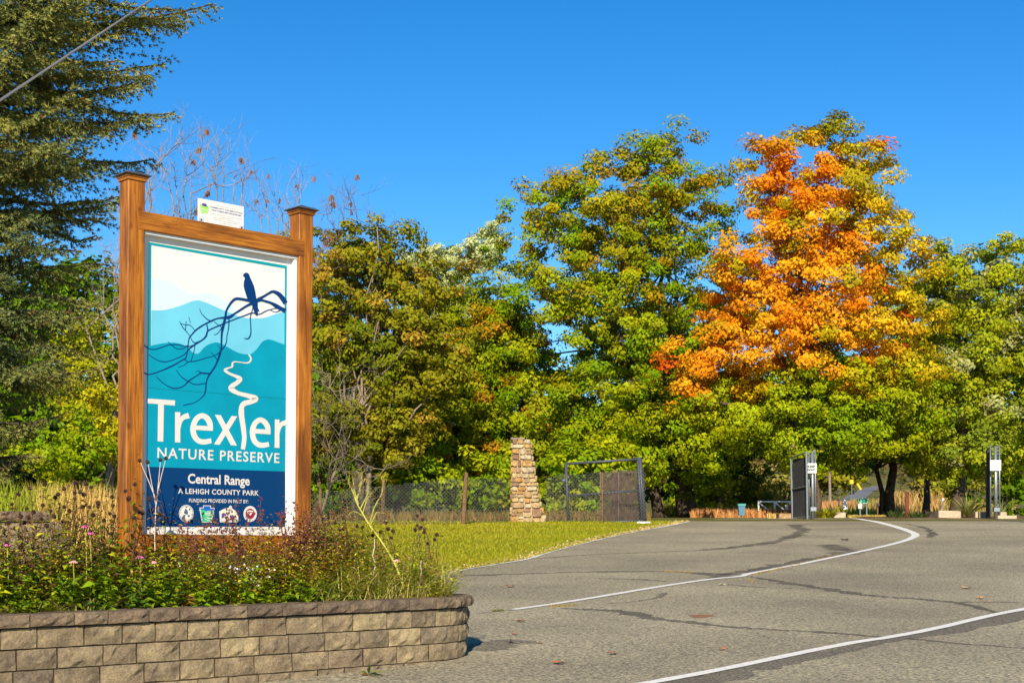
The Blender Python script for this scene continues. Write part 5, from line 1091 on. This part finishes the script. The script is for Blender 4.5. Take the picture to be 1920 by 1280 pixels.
# fallen leaves on the asphalt
LEAFO = [(0, -.5), (.12, -.18), (.42, -.22), (.30, .05), (.5, .22), (.2, .22), (0, .55), (-.2, .24), (-.48, .2), (-.3, .04), (-.42, -.24), (-.1, -.18)]
def fallen(px, py, s_, c, lab, seed):
    r2 = random.Random(seed); q = G(px, py); a = r2.uniform(0, 6); V = [(q[0], q[1], q[2] + .022)] + [(q[0] + s_ * (x * math.cos(a) - y * math.sin(a)), q[1] + s_ * (x * math.sin(a) + y * math.cos(a)), q[2] + .010 + r2.uniform(0, .02) + s_ * .22 * abs(x)) for x, y in LEAFO]
    o = obj('fallen_leaf', V, [(0, 1 + k, 1 + (k + 1) % 12) for k in range(12)], m_plain('dry_leaf', c, .8, .1, .2, 20), org=q); tag(o, lab, 'leaf', 'fallen leaves on the asphalt')
for k, (x, y, s_, c, lab) in enumerate(((1046, 1247, .13, (.36, .12, .05), 'curled reddish brown leaf on the asphalt below the middle seam'), (978, 1167, .14, (.34, .14, .07), 'brown leaf on the asphalt right of the wall end'), (964, 1191, .09, (.30, .13, .07), 'small brown leaf between wall end and parking line'),
        (1013, 1207, .08, (.50, .42, .28), 'pale tan leaf beside the dark stain at the wall end'), (1150, 1229, .12, (.32, .13, .06), 'flat brown leaf in the middle of the lower asphalt'), (1353, 1219, .10, (.40, .15, .05), 'brown leaf above the parking line start'),
        (1838, 1123, .16, (.62, .27, .05), 'bright orange leaf near the right end of the long seam'), (1815, 1104, .2, (.42, .27, .14), 'faded tan leaf above the bright orange leaf'), (1354, 1098, .14, (.60, .55, .36), 'pale yellow leaf under the lane line bend'), (958, 1101, .16, (.34, .15, .08), 'brown leaf left of the lane line start'), (1584, 1013, .3, (.08, .06, .04), 'dark leaf on the far asphalt by the lane line'))):
    fallen(x, y, s_, c, lab, k)
# rust stain
ribbon('rust_stain', [(1306, 1158), (1318, 1155), (1330, 1153)], [.16, .28, .12], .0065, m_worn_paint('rust_stain', (.30, .14, .07), .36), 5, .3)
# cable across the top left corner
for k, (a, b, yy) in enumerate((((-500, 524), (800, -345), 14.0), ((-500, 518), (800, -342), 14.2))):
    A, B = P(*a, yy - 2), P(*b, yy - 1); o = MB().tube([A + (B - A) * f for f in np.linspace(0, 1, 12)], [.0075] * 12, 6).build('overhead_cable', m_plain('cable_sheath', (.10, .10, .11), .5, .3, .1, 4), None, org=A); tag(o, ['lower of the two grey cables crossing in front of the spruce', 'upper of the two grey cables crossing in front of the spruce'][k], 'cable', 'overhead cables')

# ------------------------------------------------------------------ plants of the bed
def bedpt(s, d): p_ = WA + WD * s + WN * d; return np.array([p_[0], p_[1], bed_z(p_[0], p_[1])])
def bed_hit(px, d):
    """point of the bed on the vertical line through an image column, d behind the wall front"""
    rx = (px - 960) / F; q = WA + WN * d; y = (q[1] * WD[0] - q[0] * WD[1]) / (WD[0] - rx * WD[1]); x = rx * y; return np.array([x, y, bed_z(x, y)])
def in_bed(p_):
    s = np.dot(p_[:2] - WA, WD); d = np.dot(p_[:2] - WA, WN)
    if s > S_ARC: return (s - S_ARC) ** 2 + (d - R_ARC) ** 2 < (R_ARC - .16) ** 2
    return d > .15
def fold_leaves(c, dirs, L, Wd, r, droop=.25):
    """leaf of four triangles with a midrib: base c, along dirs"""
    N = len(c); d = nrm(dirs); a = nrm(np.cross(d, np.tile([0, 0, 1.0], (N, 1)) + r.normal(size=(N, 3)) * .25)); up = np.cross(a, d); L = L[:, None]; Wd = Wd[:, None]; V = np.empty((N, 5, 3), np.float32)
    V[:, 0] = c; V[:, 1] = c + d * L * .42 + a * Wd * .5 + up * Wd * .16; V[:, 2] = c + d * L * .48 - np.array([0, 0, 1]) * L * droop * .2; V[:, 3] = c + d * L * .42 - a * Wd * .5 + up * Wd * .16; V[:, 4] = c + d * L - np.array([0, 0, 1]) * L * droop
    b = (np.arange(N) * 5)[:, None]; Fs = np.concatenate([b + np.array([0, 2, 1]), b + np.array([0, 3, 2]), b + np.array([1, 2, 4]), b + np.array([2, 3, 4])]).astype(np.int32); return V.reshape(-1, 3), Fs
def foliage_mass(name, zones, seed, leafn=(9, 16)):
    """zones: px0, px1, d0, d1, stems, height, leaf length, leaf width, colour list, spread"""
    r_ = np.random.default_rng(seed); P_ = []; D_ = []; L_ = []; W_ = []; C_ = []
    for (px0, px1, d0, d1, ns, h, ll, lw, cols, spr) in zones:
        for k in range(ns):
            b = bed_hit(r_.uniform(px0, px1), r_.uniform(d0, d1))
            if not in_bed(b): continue
            if math.sin(b[0] * 14 + seed) * math.sin(b[1] * 17) > .62: continue
            hh = h * r_.uniform(.45, 1.15) * (.95 + .42 * math.sin(b[0] * 9 + b[1] * 4 + seed) * math.sin(b[0] * 3.7 - b[1] * 6)); lean = r_.normal(size=2) * spr; n = r_.integers(*leafn); base = np.array(cols[r_.integers(len(cols))])
            f = np.linspace(.08, 1, n); a = r_.uniform(0, 6.28) + np.arange(n) * 2.4
            P_.append(b + np.stack([lean[0] * f * hh, lean[1] * f * hh, f * hh], 1)); D_.append(np.stack([np.cos(a), np.sin(a), r_.uniform(-.1, .9, n)], 1)); s_ = r_.uniform(.6, 1.25, n) * (1.15 - .5 * f); L_.append(ll * s_); W_.append(lw * s_); C_.append(base * r_.uniform(.6, 1.35, (n, 1)))
    P_, D_, L_, W_, C_ = map(np.concatenate, (P_, D_, L_, W_, C_)); V, Fs = fold_leaves(P_, D_, L_, W_, r_); o = obj(name, V, Fs, M_HERB, org=P_[0], col=np.repeat(C_, 5, axis=0)); tag(o, kind='stuff'); return o
G1, G2, G3 = (.20, .31, .010), (.31, .38, .012), (.08, .14, .014); Y1, Y2 = (.48, .45, .015), (.58, .43, .02); R1, R2, R3 = (.26, .10, .025), (.36, .18, .04), (.13, .07, .03); T1 = (.52, .36, .11)
foliage_mass('green_ground_cover', [(-140, 640, .2, .8, 520, .28, .10, .045, [G1, G2, G3, G1], .35), (-140, 330, .3, 1.3, 380, .50, .11, .045, [G1, G3, G2, R3, Y1], .4), (300, 640, .3, .9, 260, .38, .08, .026, [G2, Y1, G1, Y2], .35), (600, 860, .25, 1.3, 330, .42, .09, .022, [G2, G1, (.24, .26, .02)], .5)], 21)
foliage_mass('autumn_ground_cover', [(-120, 300, .5, 1.4, 420, .62, .085, .03, [R3, R1, G3, R2, Y1, R3], .45), (270, 620, .35, .95, 620, .50, .07, .022, [Y2, T1, R2, Y1, G1, G2], .35), (420, 660, .4, 1.1, 560, .54, .06, .02, [R1, R2, R3, T1, Y2], .35), (545, 650, .45, 1.1, 420, .72, .065, .019, [R1, R2, R3, T1], .3), (-120, 230, .7, 1.45, 260, .80, .06, .02, [R3, R3, R1, T1], .4), (290, 560, .5, .75, 260, .60, .055, .016, [R1, R2, T1, R3], .25), (580, 870, .3, 1.4, 400, .52, .075, .017, [T1, (.45, .36, .10), R2, Y1], .5), (560, 850, .9, 1.5, 260, .62, .08, .022, [G1, T1, G3, Y1], .45)], 22)
# long grass in the bed
r_ = np.random.default_rng(31); V = []; Fs = []; C = []
for (px0, px1, d0, d1, n, L, w, cA, cB, cv) in ((-60, 200, .17, .5, 420, .30, .009, (.13, .18, .02), (.42, .32, .12), 1.0), (560, 880, .2, 1.35, 2600, .58, .008, (.28, .32, .03), (.68, .56, .19), .8), (200, 560, .3, .9, 500, .32, .007, (.22, .20, .03), (.45, .33, .10), .7), (740, 880, .2, .9, 420, .26, .009, (.46, .26, .07), (.58, .36, .12), 1.3)):
    for k in range(n):
        b = bed_hit(r_.uniform(px0, px1), r_.uniform(d0, d1))
        if not in_bed(b): continue
        v, f, c = blades(b, 1, L * r_.uniform(.5, 1.2), w, .9, r_, cA, cB, cv); bb = len(V); V += v; Fs += [[i + bb for i in q] for q in f]; C += c
o = obj('bed_grass', V, np.array(Fs), M_HERB, org=V[0], col=np.array(C)); tag(o, kind='stuff')
# dead flower stalks with dark seed heads
M_HEAD = m_plain('dark_seed_head', (.05, .028, .022), .95, .05, .5, 60); M_STALK = m_plain('dead_stalk', (.11, .06, .03), .9, .1, .3, 30); M_PSTALK = m_plain('pale_stalk', (.55, .45, .36), .8, .1, .2, 20)
r_ = np.random.default_rng(8); V = []; Fs = []
for k in range(70):                                            # a spiny ball of tiny pyramids
    d_ = nrm(r_.normal(size=3) * (1, 1, .85)); a = nrm(np.cross(d_, r_.normal(size=3))); b = np.cross(d_, a); bb = len(V); V += [d_ * .011 + a * .006, d_ * .011 - a * .003 + b * .005, d_ * .011 - a * .003 - b * .005, d_ * .0185]; Fs += [(bb, bb + 1, bb + 3), (bb + 1, bb + 2, bb + 3), (bb + 2, bb, bb + 3)]
ct, cf = tube([(0, 0, -.012), (0, 0, -.008), (0, 0, 0), (0, 0, .009), (0, 0, .013)], [.003, .010, .0135, .010, .003], 8); bb = len(V); V += [np.array(v) for v in ct]; Fs += [[i + bb for i in f] for f in cf]
HEAD = mesh('seed_head', V, Fs, M_HEAD)
def stalk(px, py, d, label, group, seed, base_dx=None, hs=1.0, mat=None):
    r2 = np.random.default_rng(seed); b0 = bed_hit(px, d); tip = P(px, py, b0[1]); bx = bed_hit(px + (r2.normal() * 22 if base_dx is None else base_dx), d + r2.normal() * .05)
    t = thing('dead_coneflower', bx, label, 'dead flower', group); q, _ = limb(bx - (0, 0, .02), tip, 1, 1, r2, 6, .02); MB().tube(q, np.linspace(.0042, .0026, 7), 4).build('stem', mat or M_STALK, t)
    h = bpy.data.objects.new('seed_head', HEAD); COL.objects.link(h); h.parent = t; h.location = tuple(tip - ORG[t.name]); s_ = r2.uniform(.85, 1.2) * hs; h.scale = (s_, s_, s_ * r2.uniform(.9, 1.25)); h.rotation_euler = (r2.normal() * .4, r2.normal() * .4, r2.uniform(0, 6))
    n = 5; i = r2.integers(1, 5, n); a = r2.uniform(0, 6.28, n); V, Fs = fold_leaves(q[i], np.stack([np.cos(a), np.sin(a), r2.uniform(-.8, .1, n)], 1), r2.uniform(.03, .07, n), r2.uniform(.008, .016, n), r2, .5)
    obj('dead_leaves', V, Fs, M_DRY, t, col=np.repeat(np.array([(.12, .07, .04)] * n) * r2.uniform(.6, 1.6, (n, 1)), 5, axis=0)); return t
HL = [(225, 300), (335, 270), (565, 262), (648, 268), (775, 248), (480, 305), (683, 292), (560, 335), (630, 348), (600, 330), (435, 345), (415, 368), (140, 345), (320, 425), (560, 380), (620, 438), (735, 410), (735, 438), (670, 440), (840, 365), (845, 428), (825, 490), (860, 510), (480, 440), (405, 510), (250, 480), (215, 520), (155, 510), (310, 530), (180, 560), (470, 550), (30, 620), (150, 650), (60, 560), (110, 600), (260, 600), (350, 580), (90, 420), (200, 450), (380, 470), (520, 470), (700, 500), (780, 540)]
for k, (x, y) in enumerate(HL): stalk(x / 4, 840 + y / 4, rr.uniform(.8, 1.3), 'dead brown coneflower stalk with round seed head left of the left sign post', 'dead coneflowers left of the sign', 500 + k)
HM = [(940, 320), (965, 378), (1010, 270), (1040, 475), (1070, 485), (1115, 380), (1005, 522), (1200, 500), (1240, 525)]
for k, (x, y) in enumerate(HM): stalk(x / 4, 840 + y / 4, rr.uniform(.55, .7), 'dead coneflower stalk in front of the foot of the left sign post', 'dead coneflowers before the left sign post', 560 + k)
HR = [(975, 560), (990, 605), (1028, 620), (935, 628), (1012, 672), (875, 652), (800, 590), (758, 585), (630, 608), (658, 605), (1210, 505), (1248, 535), (1210, 578), (1195, 612), (1232, 597), (1265, 605), (1262, 628), (1355, 648), (1340, 685), (1285, 718), (515, 650), (560, 600), (590, 560)]
for k, (x, y) in enumerate(HR): stalk(480 + x / 4, 840 + y / 4, rr.uniform(.5, 1.1), 'dead coneflower stalk with dark head standing before the lawn right of the sign', 'dead coneflowers right of the sign', 600 + k)
# tall pale stalk that branches to four heads in front of the panel
t = thing('dried_bergamot', bed_hit(292, .62), 'tall pale dried stalk branching to four dark heads before the blue panel', 'dead flower'); Yb = ORG[t.name][1]
trunk_px = [(290, 1010), (291, 980), (292, 950), (296, 925)]; MB().tube([P(x, y, Yb) for x, y in [(291, 1040)] + trunk_px], np.linspace(.0045, .004, 5), 5).build('stem', M_PSTALK, t)
for pts in ([(292, 945), (286, 915), (277, 866)], [(290, 930), (280, 905), (262, 863)], [(295, 925), (297, 905), (301, 862)], [(296, 920), (303, 890), (311, 859)]):
    MB().tube([P(x, y, Yb) for x, y in pts], [.0034, .003, .0022], 4).build('stem', M_PSTALK, t); x, y = pts[-1]; h = bpy.data.objects.new('seed_head', HEAD); COL.objects.link(h); h.parent = t; h.location = tuple(P(x, y, Yb) - ORG[t.name])
V, Fs = fold_leaves(np.array([P(295 + rr.uniform(-4, 4), y, Yb) for y in range(915, 990, 4)]), np.array([(rr.uniform(-1, 1), rr.uniform(-.6, .2), rr.uniform(-.9, .3)) for y in range(915, 990, 4)]), np.full(19, .055), np.full(19, .014), r_, .5); obj('dead_leaves', V, Fs, M_DRY, t, col=np.tile((.16, .10, .07), (len(V), 1)))
# reddish seed spikes in front of the board
r_ = np.random.default_rng(44); M_SPIKE = m_plain('red_brown_pods', (.13, .045, .04), .9, .1, .45, 40)
for k in range(40):
    px = r_.uniform(325, 575) if k < 30 else r_.uniform(545, 600); d = r_.uniform(.45, .72); b = bed_hit(px, d); top = r_.uniform(955, 1000) if r_.random() < .72 else r_.uniform(930, 962)
    if k > 29: top = r_.uniform(940, 985)
    tip = P(px + r_.normal() * 13, top, b[1]); t = thing('penstemon_spike', b, 'dried reddish spike of seed pods in front of the foot of the sign board', 'dead flower', 'dried red spikes before the sign board'); q, _ = limb(b, tip, 1, 1, r_, 7, .03)
    mb = MB().tube(q, np.linspace(.0035, .0018, 8), 3); mb.build('stem', M_STALK, t); mb = MB()
    for i in range(22):
        f = r_.uniform(.55, 1); c = np.array([np.interp(f * 7, np.arange(8), q[:, j]) for j in range(3)]); a = r_.uniform(0, 6.28); R_ = .06 * (1.15 - f) + .006; c2 = c + np.array([math.cos(a) * R_, math.sin(a) * R_, .008]); s_ = .0085 * r_.uniform(.7, 1.2)
        mb.add([c2 + (s_, 0, 0), c2 - (s_, 0, 0), c2 + (0, s_, 0), c2 - (0, s_, 0), c2 + (0, 0, s_ * 1.5), c2 - (0, 0, s_ * 1.2)], [(0, 2, 4), (2, 1, 4), (1, 3, 4), (3, 0, 4), (2, 0, 5), (1, 2, 5), (3, 1, 5), (0, 3, 5)])
    o = mb.build('seed_pods', M_SPIKE, t); o['kind'] = 'stuff'
# leaning tall weed right of the sign
t = thing('goldenrod_plant', bed_hit(757, .4), 'tall leaning yellow green weed with bare stem and branching top', 'weed'); Yb = ORG[t.name][1]
M_WEED = m_plain('yellow_green_stem', (.38, .36, .06), .7, .2, .2, 20)
st_px = [(758, 1105), (748, 1075), (737, 1050), (722, 1025), (705, 1000), (692, 983), (680, 962), (670, 945), (663, 925)]
ys = np.linspace(Yb, Yb + .15, len(st_px)); MB().tube(catmull([P(x, y, yy) for (x, y), yy in zip(st_px, ys)], 3), np.linspace(.011, .006, 25), 6).build('stem', M_WEED, t, smooth=True)
tips = []
for pts in ([(692, 983), (702, 950), (716, 925), (719, 900)], [(680, 962), (688, 935), (700, 920)], [(672, 945), (664, 918), (661, 893)], [(668, 940), (676, 910), (679, 888)], [(665, 930), (654, 905), (655, 890)], [(675, 955), (690, 925), (690, 898)], [(684, 968), (668, 960), (662, 958)], [(694, 985), (706, 960), (725, 962)]):
    MB().tube([P(x, y, Yb + .14) for x, y in pts], np.linspace(.006, .0025, len(pts)), 4).build('stem', M_WEED, t); tips += [pts[-1], pts[-2]]
c = []; dd = []
for k in range(150): x, y = tips[rr.randrange(len(tips))]; c.append(P(x + rr.gauss(0, 5), y + rr.gauss(0, 8), Yb + .14 + rr.gauss(0, .03))); dd.append((rr.gauss(0, 1), rr.gauss(0, 1), rr.gauss(.1, .6)))
V, Fs = fold_leaves(np.array(c), np.array(dd), np.array([rr.uniform(.03, .09) for _ in c]), np.array([rr.uniform(.006, .014) for _ in c]), r_, .3); obj('leaves', V, Fs, M_HERB, t, col=np.repeat(np.array([[(.34, .30, .05), (.30, .17, .06), (.42, .30, .05)][rr.randrange(3)] for _ in c]), 5, axis=0))
# other tall dry stems right of the sign
for k, (bx, tx, ty, d, lb) in enumerate(((600, 588, 920, .8, 'thin dry stem close against the right sign post'), (655, 640, 915, .9, 'tallest thin dry stem between right post and leaning weed'), (648, 650, 925, 1.0, 'forking dry stem left of the leaning weed top'), (788, 790, 1050, .4, 'short pale stem at the right end of the bed'), (700, 702, 1010, .5, 'pale upright stem crossing behind the leaning weed'), (612, 608, 965, .6, 'short dry stem just right of the right sign post'), (665, 664, 975, .6, 'mid height dry stem left of the leaning weed'))):
    b = bed_hit(bx, d); t = thing('dry_stem', b, lb, 'weed', 'dry stems right of the sign'); q, _ = limb(b, P(tx, ty, b[1]), 1, 1, r_, 6, .015); MB().tube(q, np.linspace(.006, .003, 7), 4).build('stem', M_PSTALK if k in (3, 4) else M_STALK, t)
    n = 12; i = r_.integers(2, 7, n); a = r_.uniform(0, 6.28, n); V, Fs = fold_leaves(q[i], np.stack([np.cos(a), np.sin(a), r_.uniform(-.3, .8, n)], 1), r_.uniform(.03, .08, n), r_.uniform(.008, .016, n), r_); obj('leaves', V, Fs, M_DRY, t, col=np.repeat(np.array([(.36, .22, .08)] * n) * r_.uniform(.6, 1.3, (n, 1)), 5, axis=0))
# pink coneflowers still in bloom
M_PETAL = m_plain('pink_petal', (.58, .12, .30), .7, .2, .2, 30); M_PALEP = m_plain('faded_pink_petal', (.68, .36, .33), .7, .2, .2, 30)
for k, (x, y, lab, mt) in enumerate(((13, 1018, 'pink coneflower at the far left edge of the bed', M_PETAL), (160, 984, 'upper pink coneflower left of the left sign post', M_PETAL), (169, 996, 'lower pink coneflower left of the left sign post', M_PETAL), (137, 1050, 'faded salmon coneflower low in the bed at the left', M_PALEP), (262, 1041, 'small pink coneflower below the left sign post', M_PETAL), (288, 1051, 'pale faded coneflower below the left end of the sign board', M_PALEP), (744, 1048, 'pale pink coneflower in the grass at the right of the bed', M_PALEP))):
    b = bed_hit(x, .5); t = thing('coneflower', b, lab, 'flower'); tip = P(x, y, b[1]); MB().tube([b, (b + tip) / 2 + (.01, 0, 0), tip], [.004, .0035, .003], 4).build('stem', M_WEED, t); V = []; Fs = []
    for j in range(11):
        a = j * .571 + r_.normal() * .1; d_ = np.array([math.cos(a), math.sin(a), 0]); s_ = np.array([-d_[1], d_[0], 0]); bb = len(V); V += [tip + d_ * .008 - s_ * .004, tip + d_ * .008 + s_ * .004, tip + d_ * .030 + s_ * .007 - (0, 0, .014), tip + d_ * .034 - (0, 0, .024), tip + d_ * .030 - s_ * .007 - (0, 0, .014)]; Fs += [(bb, bb + 1, bb + 2, bb + 3, bb + 4)]
    obj('petals', V, Fs, mt, t); h = bpy.data.objects.new('seed_head', HEAD); COL.objects.link(h); h.parent = t; h.location = tuple(tip + np.array([0, 0, .006]) - ORG[t.name]); h.scale = (.8, .8, .8)
# broad leaved plants along the coping
def broad(name, lab, px, d, n, L, Wd, c1_, c2_, seed, h=.04, up=.5):
    r2 = np.random.default_rng(seed); b = bed_hit(px, d); t = b.copy(); a = r2.uniform(0, 6.28, n); o_ = np.stack([np.cos(a), np.sin(a), r2.uniform(.1, up, n)], 1); c = b + np.stack([np.cos(a) * .02, np.sin(a) * .02, r2.uniform(0, h, n)], 1)
    V, Fs = fold_leaves(c, o_, L * r2.uniform(.6, 1.15, n), Wd * r2.uniform(.7, 1.2, n), r2, .3); o = obj(name, V, Fs, M_HERB, org=b, col=np.repeat(mixc(c1_, c2_, r2.random(n)) * r2.uniform(.8, 1.2, (n, 1)), 5, axis=0)); tag(o, lab, 'plant', 'leafy plants along the coping'); return o
for k, (px, d, n, L, Wd, a_, b_, h, lab) in enumerate(((30, .22, 14, .10, .06, (.10, .19, .012), (.17, .27, .02), .30, 'green lobed leaf clump at the far left of the coping'), (125, .24, 16, .10, .055, (.10, .19, .012), (.18, .28, .02), .28, 'green leaf clump a quarter along the coping'), (188, .2, 10, .11, .07, (.05, .14, .02), (.10, .20, .02), .10, 'low dark green leaf clump on the coping left of the sign'),
        (262, .2, 14, .12, .065, (.20, .29, .02), (.10, .19, .02), .14, 'upright pale green leaves on the coping below the left post'), (295, .26, 22, .07, .05, (.19, .32, .014), (.26, .38, .02), .20, 'bright green clump below the left end of the board'), (318, .18, 12, .06, .045, (.30, .40, .02), (.40, .42, .03), .05, 'small lime green leaves on the edge of the coping'),
        (340, .2, 12, .13, .035, (.46, .33, .03), (.36, .22, .04), .14, 'yellow withering leaves below the board'), (375, .17, 22, .075, .055, (.16, .32, .014), (.24, .40, .02), .13, 'bright lobed leaf clump spilling on the coping below the board'), (405, .24, 12, .07, .045, (.17, .31, .02), (.25, .37, .02), .22, 'green leaf clump right of the bright lobed clump'), (435, .17, 10, .05, .04, (.10, .20, .02), (.30, .36, .02), .04, 'little leaves creeping on the coping below the board'),
        (470, .25, 14, .07, .05, (.18, .32, .014), (.26, .38, .02), .24, 'green leaf clump below the right half of the board'), (250, .62, 14, .14, .045, (.26, .36, .02), (.38, .42, .03), .34, 'tall yellow green leaves before the left sign post'), (150, .75, 16, .07, .045, (.46, .38, .02), (.30, .32, .02), .40, 'yellowing leaf clump beside the pink coneflowers'), (135, .7, 10, .08, .05, (.05, .16, .06), (.08, .20, .05), .34, 'blue green leaf clump left of the yellowing clump'),
        (745, .35, 10, .13, .03, (.12, .22, .02), (.18, .28, .03), .25, 'strappy green leaves at the leaning weed'), (790, .4, 8, .12, .035, (.14, .27, .02), (.2, .32, .03), .30, 'green leaves at the right end of the bed'), (660, .2, 12, .06, .03, (.14, .24, .02), (.2, .3, .03), .06, 'small green leaves on the coping right of the sign'))):
    broad('leafy_plant', lab, px, d, n, L, Wd, a_, b_, 900 + k, h)
# white asters under the right half of the board
r_ = np.random.default_rng(51); pts = []
for k in range(170): px = r_.normal(480, 26) if k < 120 else r_.uniform(330, 500); b = bed_hit(px, r_.uniform(.35, .6)); pts.append(b + np.array([0, 0, r_.uniform(.10, .34)]))
pts = np.array(pts); V, Fs = leaf_quads(pts, np.tile([.1, -.8, .6], (len(pts), 1)) + r_.normal(size=(len(pts), 3)) * .3, r_.uniform(.012, .024, len(pts)), r_, .05, .9); o = obj('white_asters', V, Fs, M_DRY, org=pts[0], col=np.tile((.80, .76, .78), (len(V), 1))); tag(o, kind='stuff')
# weed at the foot of the wall
q = G(692, 1266); t = thing('dandelion_weed', q, 'small weed with green and orange leaves at the foot of the block wall', 'weed'); lv = []
for k, (dx, dz, L, Wd, c) in enumerate(((.02, 1.2, .13, .045, (.10, .16, .03)), (.12, .9, .11, .045, (.05, .09, .03)), (1, .35, .17, .04, (.22, .27, .05)), (1, .1, .15, .04, (.10, .15, .04)), (-1, .5, .09, .05, (.08, .17, .02)), (-.5, .1, .09, .06, (.62, .28, .05)), (.5, .5, .10, .04, (.22, .28, .05)), (.8, -.02, .1, .035, (.25, .22, .06)))):
    V, Fs = fold_leaves(np.array([q + (0, -.01 * k, .012)]), np.array([(dx, -.35, dz)]), np.array([L]), np.array([Wd]), r_, .15); obj('leaf', V, Fs, M_HERB, t, col=np.tile(c, (5, 1)))
